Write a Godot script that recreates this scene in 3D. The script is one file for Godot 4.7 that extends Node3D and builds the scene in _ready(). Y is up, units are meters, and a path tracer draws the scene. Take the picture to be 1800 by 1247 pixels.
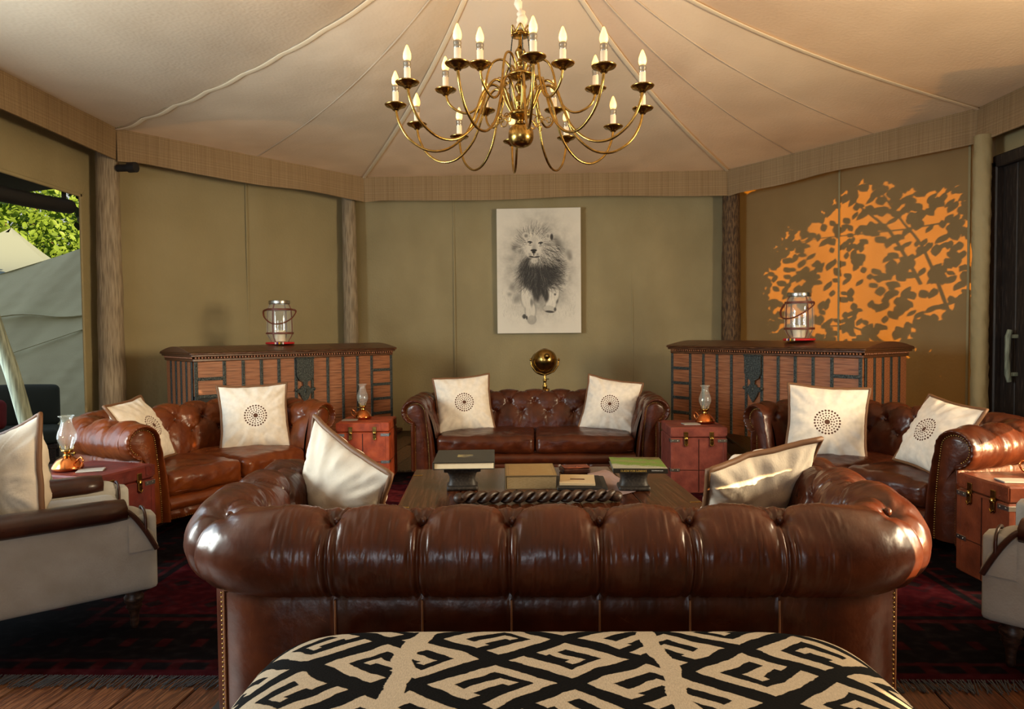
extends Node3D

# ---------------------------------------------------------------- mesh building
class MB:
	var v := PackedVector3Array()
	var n := PackedVector3Array()
	var uv := PackedVector2Array()
	var ix := PackedInt32Array()

	func grid(p: PackedVector3Array, nu: int, nv: int, flip := false, uvs := PackedVector2Array(), cu := false, cv := false) -> void:
		# p[i * nv + j]; outward side is where (d/dj) x (d/di) points unless flipped
		var nn := PackedVector3Array()
		nn.resize(nu * nv)
		for i in nu:
			var i0 := i - 1
			var i1 := i + 1
			if i0 < 0: i0 = nu - 2 if cu else 0
			if i1 >= nu: i1 = 1 if cu else nu - 1
			for j in nv:
				var j0 := j - 1
				var j1 := j + 1
				if j0 < 0: j0 = nv - 2 if cv else 0
				if j1 >= nv: j1 = 1 if cv else nv - 1
				var du: Vector3 = p[i1 * nv + j] - p[i0 * nv + j]
				var dv: Vector3 = p[i * nv + j1] - p[i * nv + j0]
				var c := dv.cross(du)
				if c.length_squared() < 1e-20:
					c = Vector3.ZERO
				nn[i * nv + j] = (-c if flip else c).normalized()
		for i in nu:      # degenerate rows (poles): take the neighbour's mean
			for j in nv:
				if nn[i * nv + j] == Vector3.ZERO:
					var k := clampi(i + (1 if i < nu / 2 else -1), 0, nu - 1)
					var s := Vector3.ZERO
					for m in nv: s += nn[k * nv + m]
					nn[i * nv + j] = s.normalized() if s.length() > 1e-6 else Vector3.UP
		var b := v.size()
		v.append_array(p)
		n.append_array(nn)
		if uvs.size() == p.size():
			uv.append_array(uvs)
		else:
			for i in nu:
				for j in nv:
					uv.append(Vector2(float(i) / (nu - 1), float(j) / (nv - 1)))
		for i in nu - 1:
			for j in nv - 1:
				var a := b + i * nv + j
				if flip:
					ix.append_array(PackedInt32Array([a, a + nv + 1, a + nv, a, a + 1, a + nv + 1]))
				else:
					ix.append_array(PackedInt32Array([a, a + nv, a + nv + 1, a, a + nv + 1, a + 1]))

	func poly(q: Array, nrm: Vector3) -> void:   # flat convex polygon, corners in any turning sense
		var b := v.size()
		var o: Vector3 = q[0]
		var turn: Vector3 = (Vector3(q[1]) - o).cross(Vector3(q[2]) - o)
		var rev := turn.dot(nrm) > 0.0
		for c in q:
			v.append(c); n.append(nrm); uv.append(Vector2(c.x + c.z * 0.37, c.y + c.z))
		for i in range(1, q.size() - 1):
			if rev: ix.append_array(PackedInt32Array([b, b + i + 1, b + i]))
			else: ix.append_array(PackedInt32Array([b, b + i, b + i + 1]))

	func box(c: Vector3, s: Vector3, bev := 0.004, t := Basis.IDENTITY) -> void:   # box with chamfered edges
		var h := s * 0.5
		bev = minf(bev, minf(h.x, minf(h.y, h.z)) * 0.9)
		var g := h - Vector3.ONE * bev
		var ax := [Vector3(1, 0, 0), Vector3(0, 1, 0), Vector3(0, 0, 1)]
		for a in 3:
			var e1: int = (a + 1) % 3
			var e2: int = (a + 2) % 3
			for sg in [-1.0, 1.0]:
				var q := []
				for k in [[-1, -1], [1, -1], [1, 1], [-1, 1]]:
					var p := Vector3.ZERO
					p[a] = sg * h[a]; p[e1] = k[0] * g[e1]; p[e2] = k[1] * g[e2]
					q.append(c + t * p)
				poly(q, t * (ax[a] * sg))
			for s1 in [-1.0, 1.0]:      # chamfers along axis a
				for s2 in [-1.0, 1.0]:
					var q := []
					for k in [[-1, 0], [1, 0], [1, 1], [-1, 1]]:
						var p := Vector3.ZERO
						p[a] = k[0] * g[a]
						p[e1] = s1 * (h[e1] if k[1] == 0 else g[e1])
						p[e2] = s2 * (g[e2] if k[1] == 0 else h[e2])
						q.append(c + t * p)
					poly(q, t * (ax[e1] * s1 + ax[e2] * s2).normalized())
		for sx in [-1.0, 1.0]:
			for sy in [-1.0, 1.0]:
				for sz in [-1.0, 1.0]:
					var d := Vector3(sx, sy, sz)
					poly([c + t * (d * Vector3(h.x, g.y, g.z)), c + t * (d * Vector3(g.x, h.y, g.z)), c + t * (d * Vector3(g.x, g.y, h.z))], t * d.normalized())

	func lathe(c: Vector3, prof: Array, seg := 24, t := Basis.IDENTITY, squash := 1.0) -> void:   # prof: [radius, height] from the bottom up
		var p := PackedVector3Array()
		for r in prof:
			for j in seg + 1:
				var a := TAU * j / seg
				p.append(c + t * Vector3(cos(a) * r[0], r[1], sin(a) * r[0] * squash))
		grid(p, prof.size(), seg + 1, true, PackedVector2Array(), false, true)

	func tube(pts: Array, rad, seg := 8, closed := false, caps := true, flat := 1.0) -> void:   # rad: a number or one per point
		var m := pts.size()
		var p := PackedVector3Array()
		var up := Vector3.UP
		var t0: Vector3 = (Vector3(pts[1]) - Vector3(pts[0])).normalized()
		if absf(t0.dot(up)) > 0.9: up = Vector3.RIGHT
		for i in m + (1 if closed else 0):
			var k := i % m
			var a: Vector3 = pts[(k - 1 + m) % m] if (closed or k > 0) else pts[0]
			var b: Vector3 = pts[(k + 1) % m] if (closed or k < m - 1) else pts[m - 1]
			var t := (b - a).normalized()
			up = (up - t * up.dot(t)).normalized()
			var side := t.cross(up)
			var r: float = rad[k] if rad is Array else rad
			for j in seg + 1:
				var an := TAU * j / seg
				p.append(Vector3(pts[k]) + side * cos(an) * r + up * sin(an) * r * flat)
		grid(p, m + (1 if closed else 0), seg + 1, true, PackedVector2Array(), closed, true)
		if caps and not closed:
			for e in [0, m - 1]:
				var q := []
				for j in seg: q.append(p[e * (seg + 1) + j])
				var d: Vector3 = Vector3(pts[0]) - Vector3(pts[1]) if e == 0 else Vector3(pts[m - 1]) - Vector3(pts[m - 2])
				poly(q, d.normalized())

	func ball(c: Vector3, s: Vector3, seg := 10, rings := 6, t := Basis.IDENTITY) -> void:
		var p := PackedVector3Array()
		for i in rings + 1:
			var la := -PI / 2 + PI * i / rings
			for j in seg + 1:
				var a := TAU * j / seg
				p.append(c + t * (Vector3(cos(a) * cos(la), sin(la), sin(a) * cos(la)) * s))
		grid(p, rings + 1, seg + 1, true, PackedVector2Array(), false, true)

	func puff(c: Vector3, s: Vector3, r: float, rise: Vector3, nse: FastNoiseLite = null, amp := 0.0, div := 22, sink := []) -> void:
		# cushion: rounded box whose faces swell, welded into one smooth surface
		var h := s * 0.5
		var seen := {}
		var vv := PackedVector3Array()
		var tri := PackedInt32Array()
		for a in 3:
			var e1: int = (a + 1) % 3
			var e2: int = (a + 2) % 3
			var n1 := maxi(6, int(div * sqrt(s[e1] / maxf(s.x, s.z))) + 4)
			var n2 := maxi(6, int(div * sqrt(s[e2] / maxf(s.x, s.z))) + 4)
			for sg in [-1.0, 1.0]:
				var id := []
				for i in n1 + 1:
					for j in n2 + 1:
						var u := sin((float(i) / n1 - 0.5) * PI)
						var w := sin((float(j) / n2 - 0.5) * PI)
						u = lerpf(u, 2.0 * i / n1 - 1.0, 0.6)
						w = lerpf(w, 2.0 * j / n2 - 1.0, 0.6)
						var p := Vector3.ZERO
						p[a] = sg * h[a]; p[e1] = u * h[e1]; p[e2] = w * h[e2]
						var q := p.clamp(-(h - Vector3.ONE * r), h - Vector3.ONE * r)
						var d := (p - q).normalized()
						p = q + d * r
						var f := Vector3(p.x / h.x, p.y / h.y, p.z / h.z)
						p.y += signf(p.y) * rise.y * (1.0 - f.x * f.x) * (1.0 - f.z * f.z)
						p.x += signf(f.x) * rise.x * (1.0 - f.y * f.y) * (1.0 - f.z * f.z) * absf(f.x)
						p.z += signf(f.z) * rise.z * (1.0 - f.x * f.x) * (1.0 - f.y * f.y) * absf(f.z)
						if nse: p += d * amp * nse.get_noise_3dv((c + p) * 100.0)
						var key := Vector3i((p * 4000.0).round())
						if not seen.has(key):
							seen[key] = vv.size()
							vv.append(p)
						id.append(seen[key])
				for i in n1:
					for j in n2:
						var k := i * (n2 + 1) + j
						var f4 := [id[k], id[k + n2 + 1], id[k + n2 + 2], id[k + 1]]
						if sg < 0: f4.reverse()
						tri.append_array(PackedInt32Array([f4[0], f4[2], f4[1], f4[0], f4[3], f4[2]]))
		var nn := PackedVector3Array()
		nn.resize(vv.size())
		for k in range(0, tri.size(), 3):
			var cr: Vector3 = (vv[tri[k + 2]] - vv[tri[k]]).cross(vv[tri[k + 1]] - vv[tri[k]])
			for m in 3: nn[tri[k + m]] += cr
		var b := v.size()
		for k in vv.size():
			v.append(vv[k] + c); n.append(nn[k].normalized()); uv.append(Vector2(vv[k].x, vv[k].z))
		for k in tri: ix.append(b + k)

	func mesh() -> ArrayMesh:
		var a := []
		a.resize(Mesh.ARRAY_MAX)
		a[Mesh.ARRAY_VERTEX] = v; a[Mesh.ARRAY_NORMAL] = n; a[Mesh.ARRAY_TEX_UV] = uv; a[Mesh.ARRAY_INDEX] = ix
		var m := ArrayMesh.new()
		m.add_surface_from_arrays(Mesh.PRIMITIVE_TRIANGLES, a)
		return m


# ---------------------------------------------------------------- objects
var taken := {}

func numbered(called: String) -> String:
	if not taken.has(called):
		taken[called] = 0
		return called
	taken[called] += 1
	return "%s_%03d" % [called, taken[called]]

func tag(o: Node3D, label: String, category := "", group := "", kind := "") -> Node3D:
	if label: o.set_meta("label", label)
	if category: o.set_meta("category", category)
	if group: o.set_meta("group", group)
	if kind: o.set_meta("kind", kind)
	return o

func thing(called: String, label: String, category: String, at := Vector3.ZERO, turn := 0.0, group := "") -> Node3D:
	var o := Node3D.new()
	o.name = numbered(called)
	add_child(o)
	o.position = at
	o.rotation_degrees.y = turn
	return tag(o, label, category, group)

func part(called: String, b: MB, m: Material, parent: Node3D, kind := "", label := "") -> MeshInstance3D:
	return piece(called, b.mesh(), m, parent, kind, label)

func piece(called: String, me: Mesh, m: Material, parent: Node3D, kind := "", label := "") -> MeshInstance3D:
	var o := MeshInstance3D.new()
	o.mesh = me
	o.material_override = m
	var cnt: int = parent.get_meta("n_" + called, 0)
	o.name = called if cnt == 0 else "%s_%03d" % [called, cnt]
	parent.set_meta("n_" + called, cnt + 1)
	parent.add_child(o, true)
	if kind: o.set_meta("kind", kind)
	if label: o.set_meta("label", label)
	return o

func single(called: String, b: MB, m: Material, label: String, category: String, group := "", kind := "") -> MeshInstance3D:
	var o := MeshInstance3D.new()
	o.mesh = b.mesh()
	o.material_override = m
	o.name = numbered(called)
	add_child(o, true)
	tag(o, label, category, group, kind)
	return o

func struct(called: String, b: MB, m: Material, label := "") -> MeshInstance3D:
	return single(called, b, m, label if label else "", "", "", "structure")

func dup(o: Node3D, label: String, at: Vector3, turn: float) -> Node3D:
	var base: String = str(o.name).rstrip("0123456789").trim_suffix("_")
	var c: Node3D = o.duplicate()
	c.name = numbered(base)
	add_child(c)
	c.position = at
	c.rotation_degrees = Vector3(0, turn, 0)
	c.set_meta("label", label)
	return c

func curve(pts: Array, per := 6, closed := false) -> Array:   # Catmull-Rom through the points
	var out := []
	var m := pts.size()
	for i in (m if closed else m - 1):
		var p0 = pts[(i - 1 + m) % m] if (closed or i > 0) else pts[0]
		var p1 = pts[i]
		var p2 = pts[(i + 1) % m]
		var p3 = pts[(i + 2) % m] if (closed or i < m - 2) else pts[m - 1]
		for k in per:
			var t := float(k) / per
			out.append(0.5 * ((2.0 * p1) + (p2 - p0) * t + (2.0 * p0 - 5.0 * p1 + 4.0 * p2 - p3) * t * t + (3.0 * p1 - p0 - 3.0 * p2 + p3) * t * t * t))
	if not closed: out.append(pts[m - 1])
	return out

func aim(dir: Vector3) -> Basis:     # a basis whose y axis points along dir
	var y := dir.normalized()
	var x := (Vector3.RIGHT if absf(y.x) < 0.9 else Vector3.UP).cross(y).normalized()
	return Basis(x, y, x.cross(y))

# ---------------------------------------------------------------- materials
func hexc(r: float, g: float, b: float) -> Color: return Color(r / 255.0, g / 255.0, b / 255.0)

func noise_tex(freq: float, ramp: Array, octaves := 4, normal := false, bump := 4.0, kind := FastNoiseLite.TYPE_SIMPLEX_SMOOTH, size := 512, sd := 1) -> NoiseTexture2D:
	var f := FastNoiseLite.new()
	f.noise_type = kind
	f.frequency = freq
	f.fractal_octaves = octaves
	f.seed = sd
	if kind == FastNoiseLite.TYPE_CELLULAR: f.cellular_return_type = FastNoiseLite.RETURN_DISTANCE
	var t := NoiseTexture2D.new()
	t.width = size; t.height = size; t.seamless = true
	t.noise = f
	t.as_normal_map = normal
	t.bump_strength = bump
	if ramp.size():
		var g := Gradient.new()
		g.offsets = PackedFloat32Array(ramp.map(func(r): return r[0]))
		g.colors = PackedColorArray(ramp.map(func(r): return r[1]))
		t.color_ramp = g
	return t

func mat(c: Color, rough: float, metal := 0.0, tex: Texture2D = null, scale := Vector3.ONE, nrm: Texture2D = null, ns := 1.0, tri := true) -> StandardMaterial3D:
	var m := StandardMaterial3D.new()
	m.albedo_color = c
	m.roughness = rough
	m.metallic = metal
	if tex: m.albedo_texture = tex
	if nrm:
		m.normal_enabled = true
		m.normal_texture = nrm
		m.normal_scale = ns
	if (tex or nrm) and tri:
		m.uv1_triplanar = true
		m.uv1_scale = scale
	m.cull_mode = BaseMaterial3D.CULL_DISABLED
	return m

var M := {}

func leather(a: Color, b: Color, sd: int) -> StandardMaterial3D:      # worn hide: cloudy dye, fine scratches
	var n := 512
	var rng := RandomNumberGenerator.new()
	rng.seed = sd
	var f := FastNoiseLite.new()
	f.seed = sd
	f.frequency = 0.012
	f.fractal_octaves = 5
	var src := f.get_seamless_image(n, n).get_data()
	var lum := PackedFloat32Array()
	lum.resize(n * n)
	for i in n * n: lum[i] = src[i] / 255.0
	for k in 90:
		var x := rng.randf() * n
		var y := rng.randf() * n
		var an := rng.randf() * TAU
		var s := rng.randf_range(0.05, 0.22)
		for i in int(rng.randf_range(20, 130)):
			an += rng.randf_range(-0.06, 0.06)
			x += cos(an)
			y += sin(an)
			lum[posmod(int(y), n) * n + posmod(int(x), n)] += s
	var dat := PackedByteArray()
	dat.resize(n * n * 3)
	var lo := a.darkened(0.22)
	for i in n * n:
		var t := lum[i]
		var c := lo.lerp(a, clampf(t / 0.4, 0, 1)).lerp(b, clampf((t - 0.4) / 0.4, 0, 1))
		if t > 0.85: c = c.lerp(b.lightened(0.35), clampf((t - 0.85) * 2.0, 0, 0.7))
		dat[i * 3] = int(c.r * 255); dat[i * 3 + 1] = int(c.g * 255); dat[i * 3 + 2] = int(c.b * 255)
	var m := mat(Color.WHITE, 0.36, 0.0, ImageTexture.create_from_image(Image.create_from_data(n, n, false, Image.FORMAT_RGB8, dat)), Vector3.ONE * 1.25, noise_tex(0.028, [], 5, true, 7.0, FastNoiseLite.TYPE_SIMPLEX_SMOOTH, 512, sd + 3), 0.13)
	m.roughness_texture = noise_tex(0.012, [[0.0, Color(0.7, 0.7, 0.7)], [1.0, Color(1, 1, 1)]], 4, false, 4.0, FastNoiseLite.TYPE_SIMPLEX_SMOOTH, 256, sd + 9)
	m.metallic_specular = 0.45
	return m

func wood(a: Color, b: Color, scale: Vector3, rough := 0.55, sd := 5) -> StandardMaterial3D:
	return mat(Color.WHITE, rough, 0.0, noise_tex(0.02, [[0.0, a.darkened(0.35)], [0.42, a], [0.6, b], [1.0, b.lightened(0.15)]], 5, false, 4.0, FastNoiseLite.TYPE_SIMPLEX_SMOOTH, 512, sd), scale, noise_tex(0.03, [], 4, true, 4.0, FastNoiseLite.TYPE_SIMPLEX_SMOOTH, 512, sd + 1), 0.22)

func glass() -> StandardMaterial3D:
	var m := StandardMaterial3D.new()
	m.albedo_color = Color(0.95, 1.0, 0.97, 0.08)
	m.transparency = BaseMaterial3D.TRANSPARENCY_ALPHA
	m.roughness = 0.02
	m.cull_mode = BaseMaterial3D.CULL_DISABLED
	return m

func weave(c: Color, d: Color, su: int, sv: int, contrast: float, size := 256, sd := 3) -> ImageTexture:   # woven cloth: threads over and under
	var rng := RandomNumberGenerator.new()
	rng.seed = sd
	var rows := []
	var cols := []
	for i in size: rows.append(rng.randf() - 0.5); cols.append(rng.randf() - 0.5)
	var dat := PackedByteArray()
	dat.resize(size * size * 3)
	for y in size:
		for x in size:
			var over := ((x / su) + (y / sv)) % 2
			var k: float = clampf(0.5 + contrast * (0.5 if over else -0.5) + 0.35 * rows[(y / sv) * sv % size] + 0.35 * cols[(x / su) * su % size], 0.0, 1.0)
			var o := (y * size + x) * 3
			dat[o] = int(lerpf(d.r, c.r, k) * 255); dat[o + 1] = int(lerpf(d.g, c.g, k) * 255); dat[o + 2] = int(lerpf(d.b, c.b, k) * 255)
	return ImageTexture.create_from_image(Image.create_from_data(size, size, false, Image.FORMAT_RGB8, dat))

func materials() -> void:
	M.leather = leather(hexc(62, 25, 10), hexc(76, 34, 14), 11)
	M.tan = leather(hexc(94, 42, 15), hexc(110, 54, 20), 15)
	M.trunk = leather(hexc(150, 62, 32), hexc(172, 78, 42), 21)
	M.trunk.roughness = 0.6
	M.redtrunk = leather(hexc(104, 50, 42), hexc(118, 60, 50), 25)
	M.redtrunk.roughness = 0.6
	M.redtrunk.metallic_specular = 0.35
	M.browntrunk = leather(hexc(96, 46, 28), hexc(112, 56, 34), 29)
	M.darktrunk = leather(hexc(84, 26, 20), hexc(96, 32, 24), 27)
	M.darktrunk.roughness = 0.55
	M.darkhide = leather(hexc(44, 20, 14), hexc(58, 28, 18), 31)
	M.button = mat(hexc(70, 34, 18), 0.35)
	M.welt = mat(hexc(140, 92, 58), 0.4)  # paler than the hide: seam highlights put into the colour
	M.nail = mat(hexc(150, 120, 70), 0.3, 1.0)
	M.brass = mat(hexc(196, 150, 70), 0.24, 1.0, noise_tex(0.03, [[0.0, hexc(120, 96, 48)], [0.5, hexc(172, 140, 76)], [1.0, hexc(200, 168, 98)]], 3, false, 4.0, FastNoiseLite.TYPE_SIMPLEX_SMOOTH, 256, 41), Vector3.ONE * 3.0)
	M.brass.albedo_color = Color.WHITE
	M.copper = mat(hexc(214, 130, 74), 0.2, 1.0)
	M.steel = mat(hexc(170, 170, 165), 0.3, 1.0)
	M.iron = mat(hexc(46, 50, 50), 0.5, 0.6, noise_tex(0.05, [[0.0, hexc(30, 34, 36)], [0.6, hexc(70, 76, 74)], [1.0, hexc(110, 112, 104)]], 4, false, 4.0, FastNoiseLite.TYPE_SIMPLEX_SMOOTH, 256, 45), Vector3.ONE * 5.0, noise_tex(0.06, [], 4, true, 5.0, FastNoiseLite.TYPE_SIMPLEX_SMOOTH, 256, 46), 0.8)
	M.iron.albedo_color = Color.WHITE
	M.black = mat(hexc(22, 22, 24), 0.6)
	M.chest = wood(hexc(140, 84, 50), hexc(148, 92, 57), Vector3(0.35, 7, 7), 0.5, 51)
	M.chesttop = wood(hexc(74, 42, 24), hexc(96, 60, 34), Vector3(1.0, 12, 12), 0.35, 53)
	M.table = wood(hexc(60, 28, 13), hexc(74, 37, 18), Vector3(7, 7, 0.3), 0.2, 55)
	M.table.normal_scale = 0.04
	M.floor1 = wood(hexc(74, 42, 24), hexc(100, 60, 34), Vector3(10, 10, 0.7), 0.4, 57)
	M.floor2 = wood(hexc(88, 54, 30), hexc(118, 76, 44), Vector3(10, 10, 0.6), 0.4, 58)
	M.floor3 = wood(hexc(64, 34, 20), hexc(88, 48, 28), Vector3(11, 11, 0.8), 0.38, 59)
	M.post = wood(hexc(138, 122, 98), hexc(156, 140, 114), Vector3(6, 0.35, 6), 0.8, 61)
	M.darkpost = wood(hexc(66, 48, 30), hexc(104, 78, 48), Vector3(5, 0.8, 5), 0.8, 62)
	M.greypole = wood(hexc(84, 92, 80), hexc(116, 126, 110), Vector3(6, 0.5, 6), 0.7, 63)
	M.darkwood = wood(hexc(38, 22, 14), hexc(54, 32, 20), Vector3(3, 8, 3), 0.45, 64)
	M.blackwood = wood(hexc(20, 13, 10), hexc(28, 19, 14), Vector3(5, 0.5, 5), 0.6, 67)
	M.carved = wood(hexc(28, 23, 19), hexc(40, 33, 27), Vector3(6, 6, 6), 0.55, 65)
	var cw := noise_tex(0.35, [], 2, true, 2.0, FastNoiseLite.TYPE_SIMPLEX_SMOOTH, 256, 71)
	M.wall = mat(hexc(158, 147, 112), 0.75, 0.0, noise_tex(0.006, [[0.0, hexc(230, 226, 216)], [1.0, hexc(255, 252, 246)]], 4, false, 4.0, FastNoiseLite.TYPE_SIMPLEX_SMOOTH, 512, 73), Vector3(0.5, 0.35, 0.5), cw, 0.15)
	M.sunwall = M.wall.duplicate()
	M.sunwall.backlight_enabled = true
	M.sunwall.backlight = Color(1.0, 0.72, 0.26) * 0.95
	M.ceil = mat(hexc(226, 210, 188), 0.85, 0.0, noise_tex(0.004, [[0.0, hexc(226, 220, 214)], [1.0, hexc(255, 252, 248)]], 3, false, 4.0, FastNoiseLite.TYPE_SIMPLEX_SMOOTH, 512, 75), Vector3(0.4, 0.4, 0.4), cw, 0.12)
	M.ceil.backlight_enabled = true
	M.ceil.backlight = Color(1.0, 0.84, 0.64) * 0.42
	M.seam = mat(hexc(226, 208, 178), 0.8)
	M.valance = mat(Color.WHITE, 0.9, 0.0, weave(hexc(176, 152, 116), hexc(112, 88, 58), 2, 1, 0.55, 256, 77), Vector3.ONE * 2.2)
	M.canvas = mat(hexc(204, 206, 176), 0.8, 0.0, null, Vector3.ONE, cw, 0.2)
	M.palecanvas = mat(hexc(104, 122, 126), 0.8)
	M.fly = mat(hexc(58, 66, 62), 0.85)
	M.cream = mat(hexc(156, 156, 152), 0.85, 0.0, noise_tex(0.02, [[0.0, hexc(226, 222, 216)], [1.0, Color.WHITE]], 5, false, 4.0, FastNoiseLite.TYPE_SIMPLEX_SMOOTH, 256, 79), Vector3.ONE * 1.2, cw, 0.15)
	M.pillow = mat(hexc(216, 208, 194), 0.85, 0.0, noise_tex(0.02, [[0.0, hexc(228, 224, 218)], [1.0, Color.WHITE]], 4, false, 4.0, FastNoiseLite.TYPE_SIMPLEX_SMOOTH, 256, 81), Vector3.ONE * 1.5, cw, 0.15)
	M.piping = mat(hexc(104, 70, 42), 0.6)
	M.rope = mat(hexc(214, 204, 186), 0.85)
	M.fringe = mat(hexc(62, 66, 74), 0.9)
	M.glass = glass()
	M.wax = mat(hexc(226, 216, 186), 0.6)
	M.strap = mat(hexc(96, 44, 26), 0.5)
	M.red = mat(hexc(190, 24, 30), 0.5)
	M.paper = mat(hexc(224, 214, 188), 0.8)
	M.cover = mat(hexc(34, 34, 32), 0.5)
	M.leaf = mat(hexc(84, 112, 44), 0.4)
	M.leaf.backlight_enabled = true
	M.leaf.backlight = Color(0.55, 0.8, 0.15) * 0.6
	M.shade = mat(hexc(40, 56, 24), 0.6)
	M.trunkbark = mat(hexc(84, 70, 54), 0.9)
	M.soil = mat(hexc(150, 126, 96), 0.9, 0.0, noise_tex(0.02, [[0.0, hexc(150, 140, 120)], [1.0, hexc(255, 245, 225)]], 4), Vector3.ONE * 0.6)
	M.bulb = mat(hexc(255, 236, 200), 0.4)
	M.bulb.emission_enabled = true
	M.bulb.emission = Color(1.0, 0.70, 0.30)
	M.bulb.emission_energy_multiplier = 3.2
	M.sleeve = mat(hexc(226, 218, 198), 0.5)

# ---------------------------------------------------------------- the view and the light
const SUN := Vector3(-0.88, -0.16, -0.47)

func view_and_light() -> void:
	var cam := Camera3D.new()
	cam.name = "camera"
	cam.fov = 54.91
	cam.near = 0.05
	cam.far = 200.0
	cam.basis = Basis(Vector3.RIGHT, deg_to_rad(-1.9)) * Basis(Vector3.BACK, deg_to_rad(-0.5))
	cam.position = Vector3(0, 1.17, 0)
	add_child(cam)
	cam.current = true
	var e := Environment.new()
	e.background_mode = Environment.BG_SKY
	var sm := ProceduralSkyMaterial.new()
	sm.sky_top_color = hexc(176, 184, 190)
	sm.sky_horizon_color = hexc(226, 226, 214)
	sm.ground_bottom_color = hexc(90, 84, 70)
	sm.ground_horizon_color = hexc(190, 184, 166)
	sm.sky_energy_multiplier = 1.0
	e.sky = Sky.new()
	e.sky.sky_material = sm
	e.background_energy_multiplier = 1.2
	e.tonemap_mode = Environment.TONE_MAPPER_LINEAR
	e.tonemap_exposure = 0.82
	e.sdfgi_enabled = true
	e.ssao_enabled = true
	e.ssil_enabled = true
	var w := WorldEnvironment.new()
	w.name = "surroundings"
	w.environment = e
	add_child(w)
	var sun := DirectionalLight3D.new()
	sun.name = "sun"
	sun.light_color = Color(1.0, 0.82, 0.58)
	sun.light_energy = 9.0
	sun.light_angular_distance = 0.15
	sun.shadow_enabled = true
	sun.sky_mode = DirectionalLight3D.SKY_MODE_LIGHT_ONLY
	add_child(sun)
	sun.look_at_from_position(Vector3(9, 3, 0), Vector3(9, 3, 0) + SUN)
	daylight("unseen_left_daylight", Vector3(-3.6, 1.55, -2.0), Vector3(-1, 0, 0), Vector2(1.1, 1.2), Color(0.95, 0.98, 0.96), 24.0)  # out of view, placed to light the right wall and chest
	daylight("unseen_right_daylight", Vector3(4.0, 1.62, -1.9), Vector3(1, 0, 0), Vector2(1.3, 0.95), Color(1.0, 0.9, 0.74), 36.0)  # out of view, placed to light the left wall and chest
	daylight("unseen_front_daylight", Vector3(-1.6, 1.5, 5.9), Vector3(0, 0, 1), Vector2(2.4, 1.4), Color(0.9, 0.95, 1.0), 12.0)  # out of view behind the viewer, placed to light the near sofa
	daylight("daylight_left_opening", Vector3(-3.6, 1.3, -3.3), Vector3(-1, 0, 0), Vector2(1.4, 2.0), Color(0.82, 0.93, 1.0), 5.0)

func daylight(called: String, at: Vector3, out: Vector3, size: Vector2, c: Color, energy: float) -> void:
	var l := AreaLight3D.new()
	l.name = called
	l.area_size = size
	l.area_normalize_energy = true
	l.light_color = c
	l.light_energy = energy
	l.shadow_enabled = true
	l.area_range = 30.0
	l.area_attenuation = 2.0
	add_child(l)
	l.look_at_from_position(at, at - out)

# ---------------------------------------------------------------- the tent
const EAVE := [Vector2(-3.6, 6.1), Vector2(-3.48, -6.1), Vector2(-1.72, -8.07), Vector2(2.48, -7.87), Vector2(3.9, -5.75), Vector2(4.0, 6.1)]

func canvas_wall(a: Vector2, b: Vector2, y0: float, y1: float, bow := 0.02, sd := 1) -> MB:
	var f := FastNoiseLite.new()
	f.seed = sd
	f.frequency = 0.5
	var mb := MB.new()
	var l := a.distance_to(b)
	var nu := maxi(3, int(l / 0.08))
	var nv := maxi(3, int((y1 - y0) / 0.1))
	var d := (b - a).normalized()
	var p := PackedVector3Array()
	for i in nu + 1:
		for j in nv + 1:
			var q := a.lerp(b, float(i) / nu)
			var y := lerpf(y0, y1, float(j) / nv)
			var o := bow * f.get_noise_2d(i * 0.16, y * 0.35 + sd * 7.0) * 2.0 * sin(PI * i / nu)
			p.append(Vector3(q.x + d.y * o, y, q.y - d.x * o))
	mb.grid(p, nu + 1, nv + 1)
	return mb

func wall_seam(w: Node3D, a: Vector2, b: Vector2, t: float, y0: float, y1: float) -> void:
	var q := a.lerp(b, t)
	var d := (b - a).normalized()
	var c := a.lerp(b, 0.5)
	var inn := (Vector2(0.1, -4.0) - c).normalized() * 0.012
	var mb := MB.new()
	var ang := -atan2(d.y, d.x)
	mb.box(Vector3(q.x + inn.x, (y0 + y1) / 2, q.y + inn.y), Vector3(0.022, y1 - y0, 0.008), 0.003, Basis(Vector3.UP, ang))
	part("seam", mb, M.wall, w)

func ceiling_y(s: float) -> float:
	return 3.0 + 0.26 * s + 0.42 * s * s * s + 0.12 * pow(maxf(s, 0.0), 8)

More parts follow.
